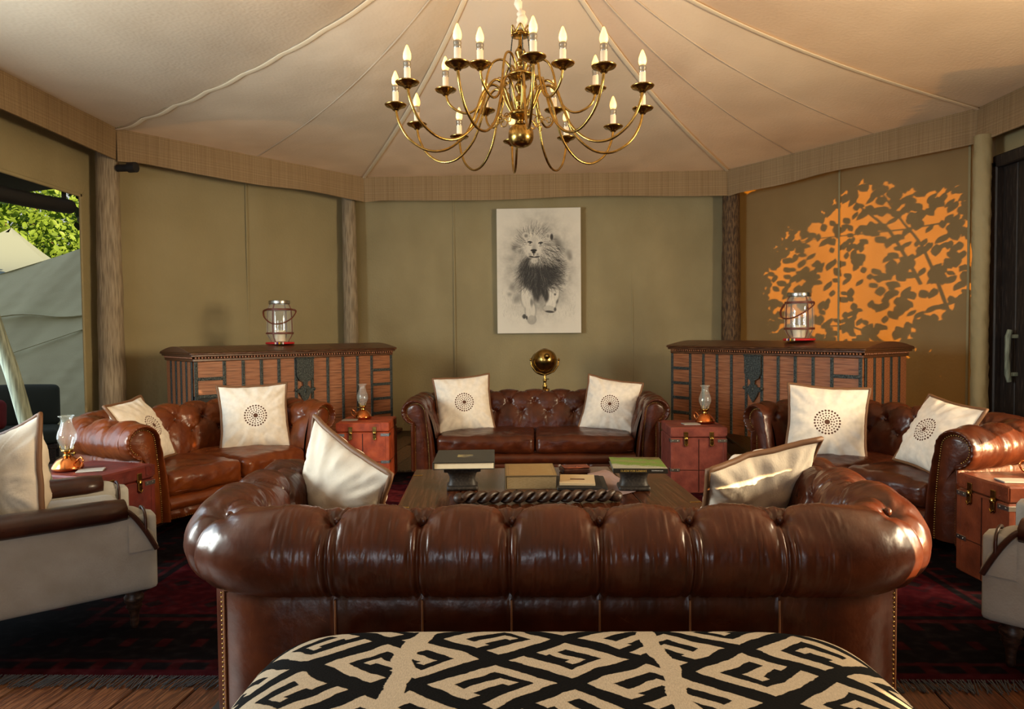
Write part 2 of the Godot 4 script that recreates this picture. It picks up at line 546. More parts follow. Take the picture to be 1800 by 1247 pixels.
func tent() -> void:
	# walls: single sheets of canvas
	var a := Vector2(-3.74, -6.3)
	var b := Vector2(-1.93, -8.42)
	var c := Vector2(2.68, -8.2)
	var d := Vector2(4.05, -5.75)
	var w: Node3D
	w = struct("wall_back", canvas_wall(b, c, -0.05, 3.02, 0.02, 3), M.wall, "olive canvas back wall behind the framed lion picture")
	wall_seam(w, b, c, 0.268, 0, 3.0)
	wall_seam(w, b, c, 0.735, 0, 3.0)
	w = struct("wall_back_left", canvas_wall(a, b, -0.05, 3.02, 0.02, 4), M.wall, "olive canvas wall panel behind the left wooden chest")
	wall_seam(w, a, b, 0.5, 0, 3.0)
	w = struct("wall_back_right", canvas_wall(c, d, -0.05, 3.02, 0.015, 5), M.sunwall, "olive canvas wall panel with sunlit leaf shadows behind the right chest")
	wall_seam(w, c, d, 0.49, 0, 3.0)
	wall_seam(w, c, d, 0.93, 0, 3.0)
	var wl := Node3D.new()
	wl.name = "wall_left"
	add_child(wl)
	tag(wl, "olive canvas side wall around the big left opening", "", "", "structure")
	part("panel", canvas_wall(Vector2(-3.74, -5.98), a, -0.05, 3.02, 0.004, 6), M.wall, wl)
	part("header", canvas_wall(Vector2(-3.74, -2.6), Vector2(-3.74, -5.98), 2.38, 3.02, 0.01, 7), M.wall, wl)
	part("header", canvas_wall(Vector2(-3.74, -1.45), Vector2(-3.74, -2.6), 2.15, 3.02, 0.0, 8), M.wall, wl)
	part("unseen_sill", canvas_wall(Vector2(-3.74, -1.45), Vector2(-3.74, -2.6), -0.05, 0.95, 0.0, 8), M.wall, wl)  # opening out of view, cut to match the left daylight
	part("panel", canvas_wall(Vector2(-3.74, 6.0), Vector2(-3.74, -1.45), -0.05, 3.02, 0.01, 8), M.wall, wl)
	var hm := MB.new()
	hm.box(Vector3(-3.73, 1.2, -5.96), Vector3(0.02, 2.4, 0.03), 0.006)
	hm.box(Vector3(-3.73, 2.385, -4.29), Vector3(0.02, 0.03, 3.38), 0.006)
	part("hem", hm, M.wall, wl)
	var wr := Node3D.new()
	wr.name = "wall_right"
	add_child(wr)
	tag(wr, "canvas side wall at the right edge beside the dark timber door, with unseen gaps shaped to let in low sun", "", "", "structure")
	part("panel", canvas_wall(Vector2(4.05, -5.78), Vector2(4.07, -2.9), -0.05, 3.02, 0.0, 9), M.wall, wr)
	part("header", canvas_wall(Vector2(4.07, -2.9), Vector2(4.07, 1.15), 2.1, 3.02, 0.004, 9), M.wall, wr)
	part("unseen_sill", canvas_wall(Vector2(4.07, -2.9), Vector2(4.07, -1.7), -0.05, 0.62, 0.0, 11), M.wall, wr)  # out of view; gaps from here on shaped to pass narrow sun strips
	part("panel", canvas_wall(Vector2(4.07, -2.9), Vector2(4.07, -2.55), 0.92, 2.1, 0.0, 9), M.wall, wr)
	part("panel", canvas_wall(Vector2(4.07, -2.55), Vector2(4.07, -1.7), 0.92, 1.12, 0.0, 9), M.wall, wr)
	part("unseen_sill", canvas_wall(Vector2(4.07, -1.7), Vector2(4.07, -1.25), -0.05, 1.12, 0.0, 9), M.wall, wr)
	part("panel", canvas_wall(Vector2(4.07, -1.25), Vector2(4.07, -0.85), 1.0, 2.1, 0.0, 10), M.wall, wr)
	part("unseen_sill", canvas_wall(Vector2(4.07, -1.25), Vector2(4.07, -0.85), -0.05, 0.8, 0.0, 10), M.wall, wr)
	part("panel", canvas_wall(Vector2(4.07, -0.85), Vector2(4.07, -0.65), -0.05, 2.1, 0.0, 10), M.wall, wr)
	part("panel", canvas_wall(Vector2(4.07, -0.65), Vector2(4.07, -0.1), 1.26, 2.1, 0.0, 10), M.wall, wr)
	part("unseen_sill", canvas_wall(Vector2(4.07, -0.65), Vector2(4.07, -0.1), -0.05, 1.08, 0.0, 11), M.wall, wr)
	part("panel", canvas_wall(Vector2(4.07, -0.1), Vector2(4.07, 0.45), -0.05, 2.1, 0.0, 11), M.wall, wr)
	part("panel", canvas_wall(Vector2(4.07, 0.45), Vector2(4.07, 1.15), 1.06, 2.1, 0.0, 11), M.wall, wr)
	part("unseen_sill", canvas_wall(Vector2(4.07, 0.45), Vector2(4.07, 1.15), -0.05, 0.92, 0.0, 11), M.wall, wr)
	part("panel", canvas_wall(Vector2(4.07, 1.15), Vector2(4.07, 6.0), -0.05, 3.02, 0.0, 11), M.wall, wr)
	var wf := Node3D.new()
	wf.name = "wall_front"
	add_child(wf)
	tag(wf, "unseen canvas front wall behind the viewer, set far back to bounce less light", "", "", "structure")
	part("panel", canvas_wall(Vector2(-3.74, 6.0), Vector2(-2.85, 6.0), -0.05, 3.95, 0.005, 12), M.wall, wf)  # unseen; far back so less light bounces onto the near sofa
	part("panel", canvas_wall(Vector2(-0.35, 6.0), Vector2(4.07, 6.0), -0.05, 3.95, 0.005, 12), M.wall, wf)
	part("header", canvas_wall(Vector2(-2.85, 6.0), Vector2(-0.35, 6.0), 2.22, 3.95, 0.0, 12), M.wall, wf)  # opening out of view, cut to match the front daylight
	part("unseen_sill", canvas_wall(Vector2(-2.85, 6.0), Vector2(-0.35, 6.0), -0.05, 0.78, 0.0, 12), M.wall, wf)
	# ceiling: a canvas panel between each pair of seams
	var ce := Node3D.new()
	ce.name = "ceiling"
	add_child(ce)
	tag(ce, "cream canvas tent ceiling with seams running up to the peak", "", "", "structure")
	var apex := Vector2(0.02, -4.0)
	var top := [Vector2(0.15, 6.1), apex, apex, apex, apex, Vector2(0.15, 6.1)]
	var f := FastNoiseLite.new()
	f.frequency = 0.9
	f.seed = 5
	for k in 5:
		var mb := MB.new()
		var p := PackedVector3Array()
		var nu := 44
		var nv := 44
		for i in nu + 1:
			for j in nv + 1:
				var u := float(i) / nu
				var s := lerpf(-0.12, 1.0, pow(float(j) / nv, 0.9))
				var q: Vector2 = Vector2(EAVE[k]).lerp(EAVE[k + 1], u).lerp(Vector2(top[k]).lerp(top[k + 1], u), s)
				var sag := sin(PI * u) * sin(PI * clampf(s, 0, 1)) * (0.10 if k in [0, 4] else 0.05)
				var y := ceiling_y(s) - sag + 0.006 * f.get_noise_2d(q.x * 3.0, q.y * 3.0)
				if k in [0, 4] and u > 0.0:      # fine puckers where the cloth is gathered to the corner seam
					var near := (u if k == 4 else 1.0 - u)
					y += 0.004 * sin(s * 150.0) * exp(-near * 26.0) * clampf(1.0 - s, 0, 1)
				p.append(Vector3(q.x, y, q.y))
		mb.grid(p, nu + 1, nv + 1)
		part("canvas_panel", mb, M.ceil, ce)
	for k in [1, 2, 3, 4]:
		var pts := []
		var rad := []
		for i in 90:
			var s := i / 90.0
			var q: Vector2 = Vector2(EAVE[k]).lerp(apex, s)
			var y := ceiling_y(s) - 0.012
			var side := Vector2.ZERO
			if k == 1:
				y -= 0.016 * absf(sin(s * 30.0)) * exp(-s * 2.2)
				side = (apex - Vector2(EAVE[k])).orthogonal().normalized() * 0.02 * absf(sin(s * 30.0)) * exp(-s * 1.6)
			pts.append(Vector3(q.x + side.x, y, q.y + side.y))
			rad.append(0.022 if k == 1 else 0.02)
		var mb := MB.new()
		mb.tube(pts, rad, 8, false, true, 0.22)
		part("seam", mb, M.seam, ce)
	for t in [[1, 0.5], [3, 0.33], [3, 0.66]]:      # fainter seams inside the panels
		var pts := []
		for i in 60:
			var s := i / 60.0
			var q: Vector2 = Vector2(EAVE[t[0]]).lerp(EAVE[t[0] + 1], t[1]).lerp(apex, s)
			pts.append(Vector3(q.x, ceiling_y(s) - sin(PI * t[1]) * sin(PI * s) * 0.05 - 0.003, q.y))
		var mb := MB.new()
		mb.tube(pts, 0.008, 6, false, true, 0.2)
		part("seam", mb, M.ceil, ce)
	# woven valance hanging from the eave
	var n := 1
	for k in 5:
		var p0: Vector2 = EAVE[k]
		var p1: Vector2 = EAVE[k + 1]
		var mb := MB.new()
		var nu := maxi(24, int(p0.distance_to(p1) / 0.06))
		var dir := (p1 - p0).normalized()
		var nrm := Vector2(-dir.y, dir.x)
		if nrm.dot(Vector2(0.1, -3.5) - p0) < 0: nrm = -nrm
		for sh: float in [0.0, -0.014]:
			var p := PackedVector3Array()
			for i in nu + 1:
				for j in 7:
					var t := float(i) / nu
					var q := p0.lerp(p1, t)
					var drop := j / 6.0
					var wv := 0.012 * sin(t * 17.0 + k * 2.0) * drop + sh
					var lift := 0.012 * sin(t * 9.0 + k) * drop - 0.02 * drop * exp(-pow(t * p0.distance_to(p1) / 0.12, 2))
					p.append(Vector3(q.x + nrm.x * wv, 3.005 - 0.285 * drop + lift, q.y + nrm.y * wv))
			mb.grid(p, nu + 1, 7, sh < 0)
		struct("trim_%d" % n, mb, M.valance, "woven brown valance strip under the ceiling edge")
		n += 1
	# poles
	pole(Vector3(-3.57, 0, -6.08), Vector3(-3.6, 2.9, -6.15), 0.112, M.post, "thick pale timber pole beside the left opening, nearest the camera", 3)
	pole(Vector3(-1.92, 0, -8.18), Vector3(-1.93, 2.95, -8.18), 0.092, M.post, "timber pole in the back left corner behind the left chest", 5)
	pole(Vector3(2.57, 0, -8.01), Vector3(2.57, 2.95, -8.01), 0.115, M.darkpost, "dark brown timber pole in the back right corner behind the right chest", 8)
	var mb := MB.new()
	mb.tube([Vector3(-3.49, 2.655, -6.12), Vector3(-3.33, 2.655, -6.1)], 0.032, 14)
	mb.tube([Vector3(-3.38, 2.655, -6.1), Vector3(-3.31, 2.655, -6.09)], 0.045, 14)
	single("pipe", mb, M.black, "short black pipe end sticking out at the top of the left pole", "pipe")

func pole(lo: Vector3, hi: Vector3, r: float, m: Material, label: String, sd: int) -> void:
	var f := FastNoiseLite.new()
	f.seed = sd
	f.frequency = 1.0
	var mb := MB.new()
	var p := PackedVector3Array()
	for i in 50:
		for j in 25:
			var a := TAU * j / 24
			var c := lo.lerp(hi, i / 49.0)
			var rr := r * (1.0 - 0.18 * i / 49.0) + 0.012 * f.get_noise_3d(cos(a) * 1.4, i * 0.09, sin(a) * 1.4) + 0.0035 * f.get_noise_3d(cos(a) * 9, i * 0.12, sin(a) * 9) - 0.012 * exp(-pow((i - 30 + sd) / 1.2, 2) - pow((a - 1.6) / 0.15, 2))
			p.append(c + Vector3(cos(a) * rr, 0, sin(a) * rr))
	mb.grid(p, 50, 25, false, PackedVector2Array(), false, true)
	single("timber_pole", mb, m, label, "pole")

func floor_boards() -> void:
	var fl := Node3D.new()
	fl.name = "floor"
	add_child(fl)
	tag(fl, "dark wooden board floor showing at the bottom corners", "", "", "structure")
	var mb := MB.new()
	mb.box(Vector3(0.2, -0.09, -1.2), Vector3(8.6, 0.1, 15.0), 0.01)
	part("base", mb, M.darkwood, fl)
	var rng := RandomNumberGenerator.new()
	rng.seed = 4
	var meshes := []
	for l in [2.6, 3.4, 4.2]:
		var q := MB.new()
		q.box(Vector3(0, 0, 0), Vector3(0.196, 0.034, l - 0.006), 0.004)
		meshes.append([q.mesh(), l])
	var turn := deg_to_rad(-6.5)
	var bs := Basis(Vector3.UP, turn)
	for i in range(-24, 26):
		var z := 6.4 - rng.randf() * 2.0
		while z > -9.0:
			var k := rng.randi() % 3
			var l: float = meshes[k][1]
			var at := bs * Vector3(i * 0.2, 0, z - l / 2)
			if at.x > -4.6 and at.x < 5.0 and at.z > -8.6:
				var o := piece("board", meshes[k][0], [M.floor1, M.floor2, M.floor3, M.floor1][rng.randi() % 4], fl)
				o.position = at + Vector3(0, -0.0172 - rng.randf() * 0.0015, 0)
				o.rotation.y = turn + (PI if rng.randf() < 0.5 else 0.0)
			z -= l

func door_and_flap() -> void:
	var d := Node3D.new()
	d.name = "door_1"
	add_child(d)
	tag(d, "dark timber door at the right edge with a pale wooden pull handle", "", "", "structure")
	for i in 6:
		var mb := MB.new()
		mb.box(Vector3(4.02, 1.25, -5.5 + i * 0.165), Vector3(0.05, 2.46, 0.16), 0.006)
		part("plank", mb, M.blackwood, d)
	var fr := MB.new()
	fr.box(Vector3(4.0, 1.27, -5.62), Vector3(0.12, 2.5, 0.08), 0.01)
	fr.box(Vector3(4.0, 1.27, -4.55), Vector3(0.12, 2.5, 0.1), 0.01)
	fr.box(Vector3(4.0, 2.52, -5.08), Vector3(0.12, 0.1, 1.1), 0.01)
	part("frame", fr, M.blackwood, d)
	var h := MB.new()
	h.tube([Vector3(3.94, 0.74, -5.4), Vector3(3.925, 0.8, -5.4), Vector3(3.92, 0.95, -5.4), Vector3(3.925, 1.1, -5.4), Vector3(3.94, 1.15, -5.4)], [0.018, 0.022, 0.018, 0.023, 0.02], 10)
	h.box(Vector3(3.97, 0.8, -5.4), Vector3(0.06, 0.03, 0.03), 0.004)
	h.box(Vector3(3.97, 1.1, -5.4), Vector3(0.06, 0.03, 0.03), 0.004)
	part("handle", h, M.greypole, d, "", "pale weathered wooden pull handle")
	var f := FastNoiseLite.new()
	f.frequency = 1.0
	var mb := MB.new()
	var p := PackedVector3Array()
	for i in 80:
		for j in 21:
			var a := TAU * j / 20
			var y := 0.02 + 2.72 * i / 79.0
			var r := 0.062 + 0.012 * f.get_noise_3d(cos(a) * 2.0, y * 9.0, sin(a) * 2.0) + 0.004 * sin(a * 3.0 + y * 2.0)
			p.append(Vector3(3.86 + cos(a) * r, y, -5.63 + sin(a) * r))
	mb.grid(p, 80, 21, false, PackedVector2Array(), false, true)
	single("rolled_flap", mb, M.wall, "rolled up olive canvas flap hanging full height beside the dark door", "tent flap")

# ---------------------------------------------------------------- chesterfield sofas
const OH := 0.285
const RCX := 0.165
const RCY := 0.545
const RR := 0.106

func sofa_profile() -> Array:     # [o, y, normal_o, normal_y, v, amplitude, part of the outer panel]
	var pr := []
	for i in 20:
		var t := i / 20.0
		var y := lerpf(0.26, RCY, t)
		var v := 1.0 + (0.56 - y) / 0.095
		pr.append([0.061 * t * t, y, -0.98, -0.1, v, 0.019 * smoothstep(0.32, 0.42, y), 0.0])
	for i in 46:
		var th := deg_to_rad(lerpf(180, -80, i / 45.0))
		var v := 1.1 * (rad_to_deg(th) - 76.0) / 104.0
		var am := lerpf(0.034, 0.019, clampf(v, 0, 1)) if v > 0 else lerpf(0.034, 0.012, clampf(-v / 0.7, 0, 1))
		pr.append([RCX + RR * cos(th), RCY + RR * sin(th), cos(th), sin(th), v, am, 0.0])
	for i in 8:
		var t := i / 7.0
		pr.append([0.195, lerpf(0.425, 0.06, t), 1.0, 0.0, -3.0, 0.0, 1.0])
	return pr

func tuft(q: float, v: float, amp: float, panel: float, pitch: float) -> float:
	if panel > 0.5:
		var g := (q - floorf(q + 0.5)) * pitch
		return 0.004 * exp(-g * g / 0.00003) - 0.0015 * exp(-g * g / 0.0006)
	var vv := clampf(v, 0.0, 2.0)
	var s := absf(sin(PI * (q + vv * 0.5)) * sin(PI * (q - vv * 0.5)))
	var d := amp * (0.34 * (1.0 - exp(-s / 0.05)) + 0.36 * pow(s, 0.8) - 0.25)
	if v < 0.0:
		var u := absf(q - roundf(q)) * pitch
		var e := 0.010 * (1.0 - exp(-u / 0.0035)) + 0.0035 * exp(-pow((u - 0.011) / 0.005, 2)) - 0.0035 * exp(-pow((u - 0.021) / 0.004, 2)) + amp * (0.10 * exp(-pow((u - 0.04) / 0.02, 2)) + 0.3 * absf(sin(PI * q)) - 0.55)
		d = lerpf(d, e, smoothstep(0.0, 0.5, -v))
	var j := roundf(vv)
	var qi := roundf(q - j * 0.5) + j * 0.5
	var dq := (q - qi) * pitch
	var dv := (v - j) * 0.11
	var r2 := dq * dq + dv * dv
	if v > -0.8 and v < 2.7:
		var k := minf(1.0, amp / 0.015)
		d -= k * (0.018 * exp(-r2 / 0.0005) + 0.014 * exp(-sqrt(r2) / 0.034)) * (1.0 if v < 0.5 else 0.8)
		d += k * 0.0042 * sin(atan2(dv, dq) * 8.0 + qi * 3.1) * exp(-r2 / 0.0030) * smoothstep(0.010, 0.03, sqrt(r2))
	return d

func make_sofa(label: String, W: float, at: Vector3, turn: float, nb: int, na: int, m: Material, step: float, sd: int) -> Node3D:
	var D := 0.9
	var root := thing("chesterfield_sofa", label, "sofa", at, turn)
	var iw := W / 2 - OH
	var zf := D / 2 - 0.055
	var zb := -D / 2 + OH
	var rc := 0.06
	var pitch := (2 * iw) / nb
	# the path along the inner face: [x, z, nx, nz, q, distance from the nearer arm front]
	var path := []
	var la := zf - zb - rc
	var lb := 2 * iw - 2 * rc
	var n := int(la / step)
	for i in n:
		var t := float(i) / n
		path.append([-iw, zf - la * t, -1.0, 0.0, 0.2 + (na - 0.55) * t, la * t])
	for i in 26:
		var a := PI + (PI / 2) * i / 26.0
		path.append([-iw + rc + rc * cos(a), zb + rc + rc * sin(a), cos(a), sin(a), na - 0.35 + 0.7 * i / 26.0, 1.0])
	var n2 := int(lb / step)
	for i in n2:
		var t := float(i) / n2
		path.append([-iw + rc + lb * t, zb, 0.0, -1.0, na + 0.35 + (nb - 0.7) * t, 1.0])
	for i in 26:
		var a := PI * 1.5 + (PI / 2) * i / 26.0
		path.append([iw - rc + rc * cos(a), zb + rc + rc * sin(a), cos(a), sin(a), na + nb - 0.35 + 0.7 * i / 26.0, 1.0])
	for i in n + 1:
		var t := float(i) / n
		path.append([iw, zb + rc + la * t, 1.0, 0.0, na + nb + 0.35 + (na - 0.55) * t, la * (1.0 - t)])
	var pr := sofa_profile()
	var wr := FastNoiseLite.new()
	wr.seed = sd
	wr.frequency = 1.0
	var cut1 := n + 13
	var cut2 := n + 26 + n2 + 13
	var parts := [["armrest", 0, cut1], ["backrest", cut1, cut2], ["armrest", cut2, path.size() - 1]]
	for pa in parts:
		var p := PackedVector3Array()
		for i in range(pa[1], pa[2] + 1):
			var s: Array = path[i]
			var fade := smoothstep(0.0, 0.07, s[5])
			for c in pr:
				var d: float = tuft(s[4], c[4], c[5], c[6], pitch) * fade
				d += (0.0016 * wr.get_noise_3d(s[4] * 9.0, c[1] * 14.0, c[0] * 14.0) + 0.0042 * maxf(0.0, wr.get_noise_3d(s[4] * 24.0, c[1] * 6.0, c[0] * 6.0 + 50.0)) - 0.0035 * maxf(0.0, wr.get_noise_3d(s[4] * 40.0 + 9.0, c[1] * 5.0 + s[4] * 3.0, c[0] * 5.0 + 90.0) - 0.25)) * (0.25 if c[6] > 0.5 else 1.0)
				var o: float = c[0] + c[2] * d
				p.append(Vector3(s[0] + s[2] * o, c[1] + c[3] * d, s[1] + s[3] * o))
		var mb := MB.new()
		mb.grid(p, pa[2] - pa[1] + 1, pr.size(), true)
		part(pa[0], mb, m, root)
	# welted seams down the flat outside panels, coloured pale to imitate their highlights
	if sd == 4:
		for q in range(na, na + nb + 1):
			var wb := MB.new()
			for i in path.size() - 1:
				if (path[i][4] - q) * (path[i + 1][4] - q) <= 0.0:
					var s: Array = path[i]
					var pts := []
					for y in 12: pts.append(Vector3(s[0] + s[2] * 0.198, lerpf(0.43, 0.06, y / 11.0), s[1] + s[3] * 0.198))
					wb.tube(pts, 0.0032, 6)
					break
			part("highlit_welt", wb, M.welt, root, "", "welt seam with its highlight painted pale")
	# buttons
	var bt := MB.new()
	for s in path:
		pass
	var placed := {}
	for i in path.size():
		var s: Array = path[i]
		for j in 3:
			var qi := roundf(s[4] - j * 0.5) + j * 0.5
			var key := "%d_%.1f" % [j, qi]
			if absf(s[4] - qi) < 0.5 * step / pitch + 0.03 and not placed.has(key) and s[5] > 0.07:
				placed[key] = true
				for c in pr:
					if absf(c[4] - j) < 0.07 and c[6] < 0.5:
						var o: float = c[0] - c[2] * 0.024
						bt.ball(Vector3(s[0] + s[2] * o, c[1] - c[3] * 0.024, s[1] + s[3] * o), Vector3.ONE * 0.011, 8, 5)
						break
	part("tufting_buttons", bt, M.button, root, "stuff")
	# arm fronts: leather gathered round a scroll shaped facing
	var nails := MB.new()
	for sg in [-1.0, 1.0]:
		var O := []
		var F := []
		for c in pr:
			O.append(Vector2(c[0], c[1] if c[1] > 0.3 or c[6] > 0.5 else c[1]))
		var m0 := pr.size()
		for i in m0:
			var c: Array = pr[i]
			if i < 20: F.append(Vector2(lerpf(0.048, 0.080, pow(i / 20.0, 2)), lerpf(0.06, RCY - 0.002, i / 20.0)))
			elif i < 66:
				var th := deg_to_rad(lerpf(180, -80, (i - 20) / 45.0))
				F.append(Vector2(0.152 + 0.072 * cos(th), RCY - 0.004 + 0.072 * sin(th)))
			else: F.append(Vector2(0.158, lerpf(0.47, 0.06, (i - 66) / 7.0)))
		for i in 20: O[i] = Vector2(O[i].x, lerpf(0.06, RCY, i / 20.0))
		var p := PackedVector3Array()
		var K := 11
		for i in m0:
			for k in K:
				var a := (PI / 2) * k / (K - 1)
				var e := 1.0 - cos(a)
				var q: Vector2 = Vector2(O[i]).lerp(F[i], e)
				var ple := 0.0
				if i >= 16 and i < 68: ple = 0.0024 * sin(i * 1.9) * sin(PI * k / (K - 1.0)) * 1.3
				p.append(Vector3(sg * (iw + q.x), q.y, zf + 0.062 * sin(a * 1.72) + ple))
		var mb := MB.new()
		mb.grid(p, m0, K, sg < 0)
		part("arm_front_gather", mb, m, root)
		var fp := PackedVector3Array()
		var half := m0 / 2
		for i in half:
			for k in 7:
				var q: Vector2 = Vector2(F[i]).lerp(F[m0 - 1 - i], k / 6.0)
				fp.append(Vector3(sg * (iw + q.x), q.y, zf + 0.0275 + 0.014 * sin(PI * k / 6.0) * minf(1.0, (half - i) / 8.0)))
		var fb := MB.new()
		fb.grid(fp, half, 7, sg > 0)
		part("arm_front_panel", fb, m, root)
		var acc := 0.0
		for i in range(1, m0):
			var l: float = Vector2(F[i]).distance_to(F[i - 1])
			while acc < l:
				var q: Vector2 = Vector2(F[i - 1]).lerp(F[i], acc / l)
				nails.ball(Vector3(sg * (iw + q.x), q.y, zf + 0.031), Vector3(0.0048, 0.0048, 0.0034), 6, 4)
				acc += 0.0125
			acc -= l
	# the outer back corners carry nails too
	for sg in [-1.0, 1.0]:
		for i in 30: nails.ball(Vector3(sg * (iw + 0.197), 0.07 + i * 0.0125, zf - 0.002), Vector3.ONE * 0.0038, 6, 4)
	if sd == 4:      # the nearest sofa shows its rear corner trim
		for sg in [-1.0, 1.0]:
			for i in 31:
				nails.ball(Vector3(sg * (iw - rc + (rc + 0.197) * 0.7071), 0.07 + i * 0.0125, zb + rc - (rc + 0.197) * 0.7071), Vector3.ONE * 0.0042, 6, 4)
	# seat
	for k in 2:
		var cb := MB.new()
		var cw := iw - 0.004
		var cz := (zb + zf) / 2 + 0.012
		var cd := zf - zb + 0.03
		var c := Vector3((k - 0.5) * 2 * (iw / 2), 0.265, cz)
		wr.frequency = 0.06
		cb.puff(c, Vector3(cw, 0.145, cd), 0.045, Vector3(0.0, 0.022, 0.012), wr, 0.012, 34)
		var cu := part("seat_cushion", cb, m, root)
		for y in [0.045, -0.045]:
			var lp := []
			var hx := cw / 2 - 0.008
			var hz := cd / 2 - 0.008
			var r := 0.04
			for q in 4:
				for i in 7:
					var a := PI / 2 * (q + i / 6.0)
					var ctr := Vector2((hx - r) * (1 if q in [0, 3] else -1), (hz - r) * (1 if q in [0, 1] else -1))
					lp.append(c + Vector3(ctr.x + r * cos(a), y, ctr.y + r * sin(a)))
			var pb := MB.new()
			pb.tube(lp, 0.0065, 6, true)
			part("piping", pb, m, cu)
	var ra := MB.new()
	ra.tube([Vector3(-iw, 0.15, zf - 0.005), Vector3(0, 0.15, zf - 0.003), Vector3(iw, 0.15, zf - 0.005)], 0.048, 18, false, true, 0.95)
	part("front_rail", ra, m, root)
	var pp := PackedVector3Array()
	for i in 121:
		for j in 9:
			var x := lerpf(-iw, iw, i / 120.0)
			var y := lerpf(0.055, 0.118, j / 8.0)
			var g := fposmod(x / 0.21 + 0.5, 1.0) - 0.5
			var bul := 0.012 * sin(PI * j / 8.0) - 0.012 * exp(-(pow(g * 0.21, 2) + pow(y - 0.095, 2)) / 0.0003) + 0.003 * sin(x * 60.0 + y * 40.0) * exp(-pow(g * 0.21 / 0.05, 2))
			pp.append(Vector3(x, y, zf + 0.012 + bul))
	var bb := MB.new()
	bb.grid(pp, 121, 9, true)
	bb.box(Vector3(0, 0.15, (zb + zf) / 2), Vector3(2 * iw, 0.13, zf - zb - 0.02), 0.01)
	part("base_panel", bb, m, root)
	for i in int(2 * iw / 0.0135): nails.ball(Vector3(-iw + 0.007 + i * 0.0135, 0.062, zf + 0.016), Vector3(0.0042, 0.0042, 0.003), 6, 4)
	part("nail_trim", nails, M.nail, root, "stuff")
	var bo := MB.new()
	bo.box(Vector3(0, 0.065, -0.02), Vector3(W - 0.19, 0.02, D - 0.2), 0.004)
	part("frame_bottom", bo, M.black, root)
	for sx in [-1.0, 1.0]:
		for sz in [-1.0, 1.0]:
			var fb := MB.new()
			fb.lathe(Vector3(sx * (W / 2 - 0.17), 0, sz * (D / 2 - 0.15)), [[0.0, 0.0], [0.02, 0.0], [0.03, 0.012], [0.034, 0.028], [0.028, 0.042], [0.03, 0.058], [0.0, 0.058]], 16)
			part("foot", fb, M.darkwood, root)
	return root

# ---------------------------------------------------------------- pillows
func motif_texture() -> ImageTexture:
	var n := 512
	var im := Image.create_empty(n, n, false, Image.FORMAT_RGB8)
	im.fill(hexc(228, 222, 210))
	var f := FastNoiseLite.new()
	f.frequency = 0.02
	for y in n:
		for x in n:
			var k := 1.0 + 0.05 * f.get_noise_2d(x, y) - 0.02 * ((x / 2 + y / 2) % 2)
			im.set_pixel(x, y, Color(0.85 * k, 0.82 * k, 0.77 * k))
	var dk := hexc(74, 40, 22)
	for r in [[0.155, 24, 0.0132], [0.118, 20, 0.0100], [0.085, 15, 0.0092], [0.055, 10, 0.0105]]:
		for i in r[1]:
			var a: float = TAU * i / r[1] + r[0] * 9.0
			dot(im, n * (0.5 + r[0] * cos(a)), n * (0.5 + r[0] * sin(a)), n * r[2], dk)
	dot(im, n * 0.5, n * 0.5, n * 0.034, hexc(78, 46, 26))
	return ImageTexture.create_from_image(im)

func dot(im: Image, cx: float, cy: float, r: float, c: Color) -> void:
	for y in range(int(cy - r), int(cy + r) + 1):
		for x in range(int(cx - r), int(cx + r) + 1):
			if Vector2(x - cx, y - cy).length() <= r: im.set_pixel(x, y, c)

